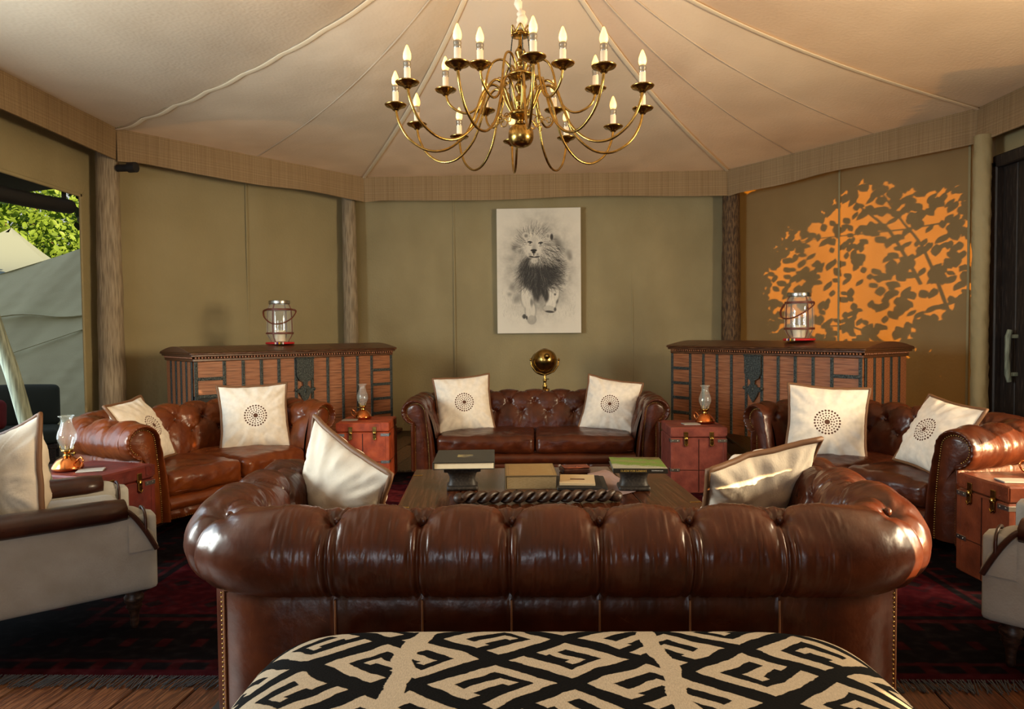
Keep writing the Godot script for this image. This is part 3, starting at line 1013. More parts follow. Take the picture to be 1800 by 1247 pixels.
func make_pillow(label: String, at: Vector3, rot: Vector3, size: float, thick: float, sd: int, fold := 0.0, motif := true, group := "") -> Node3D:
	# rot in degrees: turn about y, lean about x, roll about z
	var root := thing("throw_pillow", label, "pillow", at, 0.0, group)
	root.basis = Basis(Vector3.UP, deg_to_rad(rot.y)) * Basis(Vector3.RIGHT, deg_to_rad(rot.x)) * Basis(Vector3.BACK, deg_to_rad(rot.z))
	var f := FastNoiseLite.new()
	f.seed = sd
	f.frequency = 0.9
	var N := 44
	var edge := func(u: float, v: float, front: float) -> Vector3:
		var h := size / 2
		var x := h * u * (1.0 - 0.085 * (1.0 - v * v) * u * u + 0.015 * f.get_noise_2d(v * 1.6, 5.0 + u))
		var y := h * v * (1.0 - 0.075 * (1.0 - u * u) * v * v + 0.015 * f.get_noise_2d(u * 1.6, 9.0 + v))
		var k := maxf((1.0 - u * u) * (1.0 - v * v), 0.0)
		var z := thick * 0.5 * pow(k, 0.52) * (1.0 - 0.12 * v)
		# folds running in from the seams and corners
		var rim := pow(maxf(absf(u), absf(v)), 3.0)
		z *= 1.0 + 0.12 * f.get_noise_2d(u * 2.2, v * 2.2) + 0.20 * rim * sin(13.0 * atan2(v, u) + sd) + 0.1 * rim * sin(29.0 * atan2(v, u) + sd * 2.0)
		z = z * front + fold * h * (absf(u + 0.2) - 0.5) * (0.5 + 0.5 * v) + 0.03 * h * f.get_noise_2d(u + 3.0, v - 3.0)
		return Vector3(x, y, z)
	for fr in [1.0, -1.0]:
		var p := PackedVector3Array()
		var uvs := PackedVector2Array()
		for i in N + 1:
			for j in N + 1:
				var u := sin((float(i) / N - 0.5) * PI)
				var v := sin((float(j) / N - 0.5) * PI)
				p.append(edge.call(u, v, fr))
				uvs.append(Vector2(0.5 + u * 0.5, 0.5 - v * 0.5))
		var mb := MB.new()
		mb.grid(p, N + 1, N + 1, fr > 0, uvs)
		part("front_cover" if fr > 0 else "back_cover", mb, M.motif if (fr > 0 and motif) else M.pillow, root)
	var lp := []
	for s in 4:
		for i in 20:
			var t := -1.0 + 2.0 * i / 20.0
			var uv: Vector2 = [Vector2(t, -1), Vector2(1, t), Vector2(-t, 1), Vector2(-1, -t)][s]
			lp.append(edge.call(uv.x, uv.y, 1.0) + Vector3(uv.x, uv.y, 0) * 0.004)
	var tb := MB.new()
	tb.tube(lp, 0.0105, 7, true)
	part("piping", tb, M.piping, root)
	return root

# ---------------------------------------------------------------- trunks, lamps, chests, jars
func make_trunk(label: String, at: Vector3, turn: float, s: Vector3, m: Material, latched := true) -> Node3D:
	# front face looks along +z of the trunk
	var t := thing("leather_trunk", label, "trunk", at, turn, "")
	var ly := s.y * 0.84
	var b := MB.new()
	b.box(Vector3(0, ly / 2, 0), Vector3(s.x, ly, s.z), 0.006)
	for sx in [-1.0, 1.0]:
		for sz in [-1.0, 1.0]: b.box(Vector3(sx * (s.x / 2 - 0.012), ly / 2, sz * (s.z / 2 - 0.012)), Vector3(0.03, ly - 0.01, 0.03), 0.004)
	part("body", b, m, t)
	var l := MB.new()
	l.box(Vector3(0, (ly + 0.003 + s.y) / 2, 0), Vector3(s.x + 0.004, s.y - ly - 0.003, s.z + 0.004), 0.008)
	part("lid", l, m, t)
	var st := MB.new()      # stitched seams across the front
	st.box(Vector3(0, ly / 2, s.z / 2 + 0.0006), Vector3(0.006, ly - 0.02, 0.002), 0.0005)
	st.box(Vector3(0, ly * 0.42, s.z / 2 + 0.0006), Vector3(s.x - 0.03, 0.005, 0.002), 0.0005)
	st.box(Vector3(s.x / 2 + 0.0006, ly * 0.42, 0), Vector3(0.002, 0.005, s.z - 0.03), 0.0005)
	part("stitching", st, M.darkhide, t)
	for sx in [-0.23, 0.23]:
		var k := MB.new()
		var z := s.z / 2 + 0.004
		k.box(Vector3(sx * s.x, ly + 0.018, z), Vector3(0.03, 0.05, 0.006), 0.002)
		k.box(Vector3(sx * s.x, ly - 0.03, z + 0.002), Vector3(0.026, 0.045, 0.01), 0.003)
		k.ball(Vector3(sx * s.x, ly - 0.006, z + 0.008), Vector3(0.012, 0.014, 0.006), 10, 6)
		k.tube([Vector3(sx * s.x - 0.013, ly - 0.045, z + 0.006), Vector3(sx * s.x, ly - 0.058, z + 0.008), Vector3(sx * s.x + 0.013, ly - 0.045, z + 0.006)], 0.004, 6)
		part("latch", k, M.brass, t, "", "brass latch")
	for sx in [-1.0, 1.0]:
		for y in [ly - 0.02, ly * 0.42]:
			var k := MB.new()
			k.box(Vector3(sx * (s.x / 2 - 0.03), y, s.z / 2 + 0.002), Vector3(0.064, 0.022, 0.004), 0.001)
			k.box(Vector3(sx * (s.x / 2 + 0.002), y, s.z / 2 - 0.03), Vector3(0.004, 0.022, 0.066), 0.001)
			for d in [-0.018, 0.016]: k.ball(Vector3(sx * (s.x / 2 - 0.03) + d, y, s.z / 2 + 0.004), Vector3(0.0045, 0.0045, 0.0025), 6, 4)
			part("corner_bracket", k, M.steel, t)
		var cp := MB.new()
		cp.box(Vector3(sx * (s.x / 2 - 0.028), s.y - 0.03, s.z / 2 + 0.0025), Vector3(0.06, 0.055, 0.004), 0.001)
		for d in [[-0.02, -0.02], [0.02, 0.0], [0.0, 0.02]]: cp.ball(Vector3(sx * (s.x / 2 - 0.028) + d[0], s.y - 0.03 + d[1], s.z / 2 + 0.005), Vector3(0.004, 0.004, 0.002), 6, 4)
		part("corner_patch", cp, m, t)
	return t

func make_lamp(label: String, at: Vector3, turn: float, k: float) -> Node3D:
	var t := thing("oil_lamp", label, "oil lamp", at, turn, "")
	var b := MB.new()
	b.lathe(Vector3.ZERO, [[0.0, 0.0], [0.052 * k, 0.0], [0.066 * k, 0.004], [0.073 * k, 0.014], [0.070 * k, 0.022], [0.064 * k, 0.034], [0.05 * k, 0.054], [0.03 * k, 0.068], [0.018 * k, 0.073], [0.0, 0.073]], 32)
	part("font", b, M.copper, t, "", "copper oil reservoir")
	var c := MB.new()
	c.lathe(Vector3(0, 0.072, 0), [[0.0, 0.0], [0.016, 0.0], [0.02, 0.005], [0.014, 0.012], [0.018, 0.018], [0.026, 0.024], [0.028, 0.034], [0.02, 0.038], [0.0, 0.04]], 20)
	c.tube([Vector3(0.018, 0.09, 0), Vector3(0.05, 0.09, 0)], 0.003, 6)
	c.ball(Vector3(0.052, 0.09, 0), Vector3(0.003, 0.009, 0.009), 10, 6)
	for i in 4:
		var a := TAU * i / 4 + 0.4
		c.tube([Vector3(cos(a) * 0.024, 0.1, sin(a) * 0.024), Vector3(cos(a) * 0.031, 0.118, sin(a) * 0.031), Vector3(cos(a) * 0.03, 0.13, sin(a) * 0.03)], 0.0025, 5)
	part("burner", c, M.brass, t, "", "brass burner with wick knob")
	var g := MB.new()
	var pf := [[0.024, 0.106], [0.028, 0.12], [0.034, 0.135], [0.042, 0.155], [0.045, 0.172], [0.041, 0.195], [0.032, 0.22], [0.026, 0.24], [0.024, 0.255], [0.028, 0.268], [0.036, 0.278]]
	var cv := []
	for q in pf: cv.append(Vector2(q[0], q[1]))
	var sm := []
	for q in curve(cv, 4): sm.append([q.x, q.y])
	g.lathe(Vector3.ZERO, sm, 28)
	var gc := part("glass_chimney", g, M.glass, t, "", "clear glass chimney")
	var rm := MB.new()
	var rp := []
	for i in 28: rp.append(Vector3(0.036 * cos(TAU * i / 28), 0.278, 0.036 * sin(TAU * i / 28)))
	rm.tube(rp, 0.0016, 6, true)
	part("rim", rm, M.glass, gc)
	var h := MB.new()
	h.tube(curve([Vector3(0.055 * k, 0.04, 0), Vector3(0.075 * k, 0.06, 0), Vector3(0.098 * k, 0.072, 0), Vector3(0.108 * k, 0.052, 0), Vector3(0.095 * k, 0.028, 0), Vector3(0.074 * k, 0.018, 0)], 5), 0.0045, 8)
	part("handle", h, M.copper, t)
	return t

func make_chest(label: String, at: Vector3, turn: float, W: float, D: float, H: float, left_open: bool) -> Node3D:
	# origin on the floor at the middle of the front face's foot; front looks along +z
	var t := thing("merchant_chest", label, "chest", at, turn, "")
	var y0 := 0.22
	var yt := H - 0.085
	var zc := -D / 2
	var bk := MB.new()
	bk.box(Vector3(0, (y0 + yt) / 2, zc), Vector3(W - 0.05, yt - y0, D - 0.05), 0.004)
	part("carcass", bk, M.darkwood, t)
	var rng := RandomNumberGenerator.new()
	rng.seed = int(W * 1000)
	# boards of the front (upright fields between the iron straps) and of the two ends
	var xs := []
	var edge := W / 2 - 0.004
	var ew := W * 0.125
	xs.append(-edge + ew)
	for i in 9: xs.append(lerpf(-edge + ew, edge - ew, (i + 1) / 9.0))
	for k in 10:
		var xa: float = -edge if k == 0 else xs[k - 1]
		var xb: float = xs[k] if k < 10 else edge
		if k == 0:
			for r in 5:
				if left_open and r == 2:
					var hb := MB.new()
					hb.box(Vector3((xa + xb) / 2, lerpf(y0, yt, 0.5), -0.024), Vector3(xb - xa - 0.003, (yt - y0) / 5 - 0.003, 0.003), 0.001)
					part("hole_shade", hb, M.black, t)  # black sheet standing in for the shade inside the gap
					continue
				var ya := lerpf(y0, yt, r / 5.0)
				var b := MB.new()
				b.box(Vector3((xa + xb) / 2, ya + (yt - y0) / 10, -0.018), Vector3(xb - xa - 0.003, (yt - y0) / 5 - 0.003, 0.036), 0.003)
				part("front_board", b, M.chest, t)
			continue
		var b := MB.new()
		b.box(Vector3((xa + xb) / 2, (y0 + yt) / 2, -0.018 - 0.003 * rng.randf()), Vector3(xb - xa - 0.003, yt - y0, 0.036), 0.003)
		part("front_board", b, M.chest, t)
	for r in 5:
		var ya := lerpf(y0, yt, r / 5.0)
		var b := MB.new()
		b.box(Vector3(edge - ew / 2, ya + (yt - y0) / 10, -0.018), Vector3(ew - 0.003, (yt - y0) / 5 - 0.003, 0.036), 0.003)
		part("front_board", b, M.chest, t)
	# iron straps with nail heads
	var sx := xs.duplicate()
	sx.append(-edge + 0.012)
	sx.append(edge - 0.012)
	for x in sx:
		var s := MB.new()
		s.box(Vector3(x, (y0 + yt) / 2, 0.003), Vector3(0.028, yt - y0, 0.008), 0.002)
		for i in 9: s.ball(Vector3(x, lerpf(y0 + 0.03, yt - 0.03, i / 8.0), 0.008), Vector3(0.007, 0.007, 0.004), 6, 4)
		part("iron_strap", s, M.iron, t)
	for sd in [-1.0, 1.0]:
		for r in range(1, 5):
			var s := MB.new()
			s.box(Vector3(sd * (edge - ew / 2), lerpf(y0, yt, r / 5.0), 0.003), Vector3(ew, 0.028, 0.009), 0.002)
			for i in 3: s.ball(Vector3(sd * (edge - ew / 2) + (i - 1) * ew * 0.32, lerpf(y0, yt, r / 5.0), 0.008), Vector3(0.007, 0.007, 0.004), 6, 4)
			part("iron_strap", s, M.iron, t)
		for i in 5:
			var b := MB.new()
			b.box(Vector3(sd * (W / 2 - 0.018), (y0 + yt) / 2, -0.04 - (i + 0.5) * (D - 0.06) / 5), Vector3(0.036, yt - y0, (D - 0.06) / 5 - 0.004), 0.004)
			part("side_board", b, M.chest, t)
			var s := MB.new()
			s.box(Vector3(sd * (W / 2 + 0.003), (y0 + yt) / 2, -0.04 - (i + 0.0) * (D - 0.06) / 5), Vector3(0.008, yt - y0, 0.03), 0.002)
			part("iron_strap", s, M.iron, t)
	# moulded lid: cornice with a carved bead row, low domed top made of boards
	var co := MB.new()
	co.box(Vector3(0, yt + 0.012, zc), Vector3(W + 0.012, 0.024, D + 0.012), 0.004)
	co.box(Vector3(0, yt + 0.05, zc), Vector3(W + 0.05, 0.02, D + 0.05), 0.005)
	co.box(Vector3(0, yt + 0.066, zc), Vector3(W + 0.08, 0.018, D + 0.07), 0.007)
	part("cornice", co, M.chesttop, t)
	var de := MB.new()
	var n := int(W / 0.026)
	for i in n: de.box(Vector3(-W / 2 + (i + 0.5) * W / n, yt + 0.032, 0.012), Vector3(W / n * 0.6, 0.016, 0.014), 0.004)
	for i in int(D / 0.026):
		for sd in [-1.0, 1.0]: de.box(Vector3(sd * (W / 2 + 0.012), yt + 0.032, -0.013 - i * 0.026), Vector3(0.014, 0.016, 0.016), 0.004)
	part("bead_moulding", de, M.chest, t, "stuff")
	var NB := 6
	for i in NB:
		var x0 := lerpf(-W / 2 - 0.04, W / 2 + 0.04, float(i) / NB) + 0.0015
		var x1 := lerpf(-W / 2 - 0.04, W / 2 + 0.04, float(i + 1) / NB) - 0.0015
		var p := PackedVector3Array()
		for a in 2:
			for j in 18:
				var q := j / 17.0
				p.append(Vector3(x0 if a == 0 else x1, yt + 0.075 + 0.05 * sin(PI * q), lerpf(0.035, -D - 0.035, q)))
		var lb := MB.new()
		lb.grid(p, 2, 18, true)
		for a in 2:
			var q := []
			for j in 18: q.append(p[a * 18 + j])
			lb.poly(q, Vector3(-1 if a == 0 else 1, 0, 0))
		part("lid_board", lb, M.chesttop, t)
	# hasp and lock plate
	var hp := MB.new()
	var fr := 0.016
	var shield := [Vector2(-0.085, 0.0), Vector2(0.085, 0.0), Vector2(0.085, -0.15), Vector2(0.06, -0.195), Vector2(0.022, -0.215), Vector2(0.018, -0.26), Vector2(-0.018, -0.26), Vector2(-0.022, -0.215), Vector2(-0.06, -0.195), Vector2(-0.085, -0.15)]
	plate(hp, shield, Vector3(0, yt - 0.005, fr), 0.012)
	hp.tube([Vector3(-0.09, yt, fr + 0.006), Vector3(0.09, yt, fr + 0.006)], 0.011, 10)
	var hs := part("hasp", hp, M.iron, t, "", "dark iron shield shaped hasp")
	var lk := MB.new()
	var heart := [Vector2(0.03, 0.055), Vector2(0.05, 0.03), Vector2(0.095, 0.035), Vector2(0.1, 0.01), Vector2(0.055, -0.01), Vector2(0.03, -0.06), Vector2(0.0, -0.105), Vector2(-0.03, -0.06), Vector2(-0.055, -0.01), Vector2(-0.1, 0.01), Vector2(-0.095, 0.035), Vector2(-0.05, 0.03), Vector2(-0.03, 0.055)]
	plate(lk, heart, Vector3(0, yt - 0.31, 0.01), 0.014)
	for sd in [-1.0, 1.0]: lk.ball(Vector3(sd * 0.088, yt - 0.288, 0.024), Vector3(0.014, 0.014, 0.01), 8, 5)
	lk.ball(Vector3(0, yt - 0.3, 0.024), Vector3(0.012, 0.02, 0.01), 8, 5)
	part("lock_plate", lk, M.iron, t, "", "dark iron pointed lock plate")
	for s1 in [-1.0, 1.0]:
		for z in [-0.06, -D + 0.06]:
			var lg := MB.new()
			lg.box(Vector3(s1 * (W / 2 - 0.07), 0.115, z), Vector3(0.11, 0.23, 0.11), 0.01)
			part("leg", lg, M.darkwood, t)
	return t

func plate(mb: MB, out: Array, at: Vector3, th: float) -> void:     # a flat iron plate cut to an outline, with its rim
	var pk := PackedVector2Array(out)
	var tri := Geometry2D.triangulate_polygon(pk)
	for k in range(0, tri.size(), 3):
		mb.poly([at + Vector3(pk[tri[k]].x, pk[tri[k]].y, th), at + Vector3(pk[tri[k + 1]].x, pk[tri[k + 1]].y, th), at + Vector3(pk[tri[k + 2]].x, pk[tri[k + 2]].y, th)], Vector3.BACK)
	var ctr := Vector2.ZERO
	for q in pk: ctr += q / pk.size()
	for i in pk.size():
		var a := pk[i]
		var b := pk[(i + 1) % pk.size()]
		var nn := (b - a).orthogonal().normalized()
		if nn.dot((a + b) / 2 - ctr) < 0: nn = -nn
		mb.poly([at + Vector3(a.x, a.y, 0), at + Vector3(b.x, b.y, 0), at + Vector3(b.x, b.y, th), at + Vector3(a.x, a.y, th)], Vector3(nn.x, nn.y, 0))

func make_jar(label: String, at: Vector3, turn: float) -> Node3D:
	var t := thing("lantern_jar", label, "lantern", at, turn, "")
	var cv := []
	for q in [[0.082, 0.022], [0.086, 0.03], [0.098, 0.05], [0.118, 0.085], [0.122, 0.12], [0.121, 0.2], [0.118, 0.28], [0.112, 0.33], [0.098, 0.365], [0.09, 0.378], [0.09, 0.405]]: cv.append(Vector2(q[0], q[1]))
	var sm := []
	for q in curve(cv, 4): sm.append([q.x, q.y])
	var g := MB.new()
	g.lathe(Vector3.ZERO, sm, 36)
	g.lathe(Vector3.ZERO, [[0.0, 0.024], [0.082, 0.022]], 36)
	part("glass_jar", g, M.glass, t, "", "clear glass jar")
	var r := MB.new()
	r.lathe(Vector3.ZERO, [[0.088, 0.378], [0.095, 0.378], [0.096, 0.384], [0.096, 0.406], [0.094, 0.411], [0.088, 0.411], [0.088, 0.378]], 36)
	part("rim", r, M.steel, t, "", "polished metal rim")
	for y in [0.095, 0.318]:
		var st := MB.new()
		var rr: float = 0.1215 if y < 0.2 else 0.1165
		st.lathe(Vector3(0, y, 0), [[rr - 0.001, 0.0], [rr + 0.003, 0.001], [rr + 0.003, 0.017], [rr - 0.001, 0.018]], 36)
		part("strap", st, M.strap, t, "", "brown leather strap")
	for i in 4:
		var a := TAU * i / 4 + 0.35
		var st := MB.new()
		var pts := []
		for q in curve(cv, 3): pts.append(Vector3(cos(a) * (q.x + 0.003), q.y, sin(a) * (q.x + 0.003)))
		for k in range(0, pts.size() - 1):
			var d: Vector3 = pts[k + 1] - pts[k]
			st.box((Vector3(pts[k]) + pts[k + 1]) / 2, Vector3(0.004, d.length() + 0.003, 0.013), 0.001, Basis(Vector3(cos(a), 0, sin(a)), d.normalized(), Vector3(cos(a), 0, sin(a)).cross(d.normalized())))
		part("strap", st, M.strap, t, "", "brown leather strap")
	var h := MB.new()
	h.tube(curve([Vector3(0.115, 0.325, 0.0), Vector3(0.145, 0.318, 0.0), Vector3(0.148, 0.29, 0.03), Vector3(0.12, 0.24, 0.1), Vector3(0.06, 0.2, 0.145), Vector3(0.0, 0.19, 0.155), Vector3(-0.06, 0.2, 0.145), Vector3(-0.12, 0.25, 0.09), Vector3(-0.14, 0.31, 0.02), Vector3(-0.115, 0.325, 0.0)], 5), 0.006, 6, false, true, 1.6)
	part("handle", h, M.strap, t)
	var c := MB.new()
	c.lathe(Vector3.ZERO, [[0.0, 0.026], [0.048, 0.026], [0.05, 0.03], [0.05, 0.128], [0.046, 0.134], [0.0, 0.13]], 24)
	c.tube([Vector3(0, 0.13, 0), Vector3(0.001, 0.145, 0)], 0.0015, 5)
	part("candle", c, M.wax, t, "", "thick ivory candle")
	var rb := MB.new()
	rb.lathe(Vector3.ZERO, [[0.0, 0.0], [0.122, 0.0], [0.13, 0.006], [0.131, 0.012], [0.126, 0.02], [0.08, 0.022], [0.0, 0.022]], 40)
	part("beaded_base", rb, M.red, t, "", "red beaded coaster ring")
	var cols := [mat(hexc(230, 230, 220), 0.4), mat(hexc(30, 40, 120), 0.4), mat(hexc(230, 190, 40), 0.4), mat(hexc(40, 110, 60), 0.4), mat(hexc(230, 230, 220), 0.4)]
	for i in 5:
		var a := PI / 2 - 0.1 + (2 - i) * 0.13
		var bd := MB.new()
		for dy in [0.004, 0.013]:
			bd.ball(Vector3(cos(a) * 0.131, dy + 0.002, sin(a) * 0.131), Vector3(0.007, 0.006, 0.007), 8, 5)
		part("bead", bd, cols[i], t)
	return t

# ---------------------------------------------------------------- coffee table and what lies on it
func coffee_table() -> void:
	var t := thing("coffee_table", "low dark wooden coffee table between the sofas holding books", "table", Vector3(0.15, 0.014, -3.29), 2.3)
	var w := 1.34
	var d := 0.98
	for i in 5:
		var b := MB.new()
		b.box(Vector3(-w / 2 + (i + 0.5) * w / 5, 0.38, 0), Vector3(w / 5 - 0.002, 0.04, d), 0.004)
		part("plank", b, M.table, t)
	for z in [-1.0, 1.0]:
		var b := MB.new()
		b.box(Vector3(0, 0.31, z * (d / 2 - 0.04)), Vector3(w - 0.08, 0.1, 0.03), 0.004)
		part("apron", b, M.table, t)
	for x in [-1.0, 1.0]:
		var b := MB.new()
		b.box(Vector3(x * (w / 2 - 0.04), 0.31, 0), Vector3(0.03, 0.1, d - 0.08), 0.004)
		part("apron", b, M.table, t)
		for z in [-1.0, 1.0]:
			var l := MB.new()
			l.box(Vector3(x * (w / 2 - 0.06), 0.18, z * (d / 2 - 0.06)), Vector3(0.09, 0.36, 0.09), 0.008)
			part("leg", l, M.table, t)
			var c := MB.new()
			c.box(Vector3(x * (w / 2 - 0.03), 0.4008, z * (d / 2 - 0.16)), Vector3(0.05, 0.0024, 0.02), 0.0008)
			part("brass_inlay", c, M.brass, t)

func headrest(label: String, at: Vector3, turn: float) -> void:
	var t := thing("carved_headrest", label, "headrest", at, turn)
	var b := MB.new()
	b.puff(Vector3(0, 0.012, 0), Vector3(0.15, 0.024, 0.11), 0.01, Vector3(0, 0.002, 0.006), null, 0.0, 16)
	part("base", b, M.carved, t)
	var p := PackedVector3Array()
	for i in 14:
		var y := i / 13.0
		var rx := 0.062 + 0.012 * pow(absf(y - 0.45) * 2, 2)
		var rz := 0.042 + 0.008 * pow(absf(y - 0.45) * 2, 2)
		for j in 25:
			var a := TAU * j / 24
			p.append(Vector3(signf(cos(a)) * pow(absf(cos(a)), 0.5) * rx, 0.02 + 0.07 * y, signf(sin(a)) * pow(absf(sin(a)), 0.5) * rz))
	var m := MB.new()
	m.grid(p, 14, 25, false, PackedVector2Array(), false, true)
	part("pillar", m, M.carved, t)
	var s := MB.new()
	var q := PackedVector3Array()
	for k in 2:
		for i in 17:
			for j in 2:
				var x := lerpf(-0.085, 0.085, i / 16.0)
				q.append(Vector3(x, 0.086 + (0.0 if k == 0 else 0.016) + 1.2 * x * x * 0.6, -0.055 + 0.11 * j))
	s.grid(q.slice(0, 34), 17, 2, true)
	s.grid(q.slice(34, 68), 17, 2)
	for j in 2:
		var e := PackedVector3Array()
		for i in 17:
			e.append(q[i * 2 + j]); e.append(q[34 + i * 2 + j])
		s.grid(e, 17, 2, j == 1)
	s.box(Vector3(-0.085, 0.102, 0), Vector3(0.006, 0.022, 0.11), 0.002)
	s.box(Vector3(0.085, 0.102, 0), Vector3(0.006, 0.022, 0.11), 0.002)
	part("seat", s, M.carved, t)

func book(label: String, at: Vector3, turn: float, s: Vector3, cover: Material, pages: Material, spine_side: int, top: Material = null) -> Node3D:
	# spine_side: 0 the long side facing the viewer, 1 the left side
	var t := thing("book", label, "book", at, turn)
	var th := 0.003
	for y in [th / 2, s.y - th / 2]:
		var b := MB.new()
		b.box(Vector3(0, y, 0), Vector3(s.x, th, s.z), 0.001)
		part("cover", b, cover, t)
	var p := MB.new()
	p.box(Vector3(0, s.y / 2, 0), Vector3(s.x - 0.012, s.y - th * 2, s.z - 0.012), 0.001)
	part("pages", p, pages, t)
	var sp := MB.new()
	if spine_side == 0:
		sp.box(Vector3(0, s.y / 2, s.z / 2 - 0.001), Vector3(s.x, s.y, 0.004), 0.0012)
	else:
		sp.box(Vector3(-s.x / 2 + 0.001, s.y / 2, 0), Vector3(0.004, s.y, s.z), 0.0012)
	part("spine", sp, cover, t)
	if top:
		var j := MB.new()
		var q := PackedVector3Array([Vector3(-s.x / 2 + 0.001, s.y + 0.0006, -s.z / 2 + 0.001), Vector3(-s.x / 2 + 0.001, s.y + 0.0006, s.z / 2 - 0.001), Vector3(s.x / 2 - 0.001, s.y + 0.0006, -s.z / 2 + 0.001), Vector3(s.x / 2 - 0.001, s.y + 0.0006, s.z / 2 - 0.001)])
		j.grid(q, 2, 2)
		part("jacket", j, top, t)
	return t

func cover_picture(w: int, h: int, kind: int) -> StandardMaterial3D:
	var im := Image.create_empty(w, h, false, Image.FORMAT_RGB8)
	var f := FastNoiseLite.new()
	f.frequency = 0.02
	for y in h:
		for x in w:
			var n := f.get_noise_2d(x, y * 2.5)
			var n2 := f.get_noise_2d(x * 6.0, y * 6.0)
			var c: Color
			if kind == 0:      # a green landscape: grassy slopes, brown scrub at the far corner, stony foreground
				var v := float(y) / h - 0.25 * float(x) / w + 0.2 * n
				c = hexc(96, 126, 44) if v > 0.0 else hexc(84, 70, 42)
				if v > 0.22 and v < 0.34: c = hexc(122, 120, 72)
				if v > 0.62: c = hexc(150, 150, 132)
				c = c.lightened(0.18 * n2) if n2 > 0 else c.darkened(-0.3 * n2)
			elif kind == 1:    # black cloth with a little picture set in the middle
				c = hexc(36, 36, 34).lightened(0.03 * n2 + 0.02)
				if absf(x - w * 0.5) < w * 0.13 and absf(y - h * 0.5) < h * 0.1:
					c = hexc(30, 34, 44) if (float(x) / w + 0.4 * n) > 0.5 else hexc(150, 136, 84)
					if absf(y - h * 0.5 + 40.0 * n) < h * 0.03: c = hexc(112, 108, 96)
			else:              # worn tan cover with a ruled border
				c = hexc(150, 122, 72).lightened(0.1 * n + 0.06 * n2)
				var e := minf(minf(x, w - x), minf(y, h - y) * 1.0)
				if e > w * 0.05 and e < w * 0.065: c = hexc(104, 80, 44)
				if e < w * 0.03: c = c.darkened(0.2)
			im.set_pixel(x, y, c)
	var m := mat(Color.WHITE, 0.4)
	m.albedo_texture = ImageTexture.create_from_image(im)
	return m

func print_text(parent: Node3D, words: String, size: float, at: Vector3, basis: Basis, c: Color) -> void:
	var tm := TextMesh.new()
	var sf := SystemFont.new()
	sf.font_names = PackedStringArray(["Droid Serif"])
	tm.font = sf
	tm.text = words
	tm.font_size = 32
	tm.pixel_size = size / 32.0
	tm.depth = 0.0006
	var o := piece("lettering", tm, mat(c, 0.5), parent)
	o.position = at
	o.basis = basis

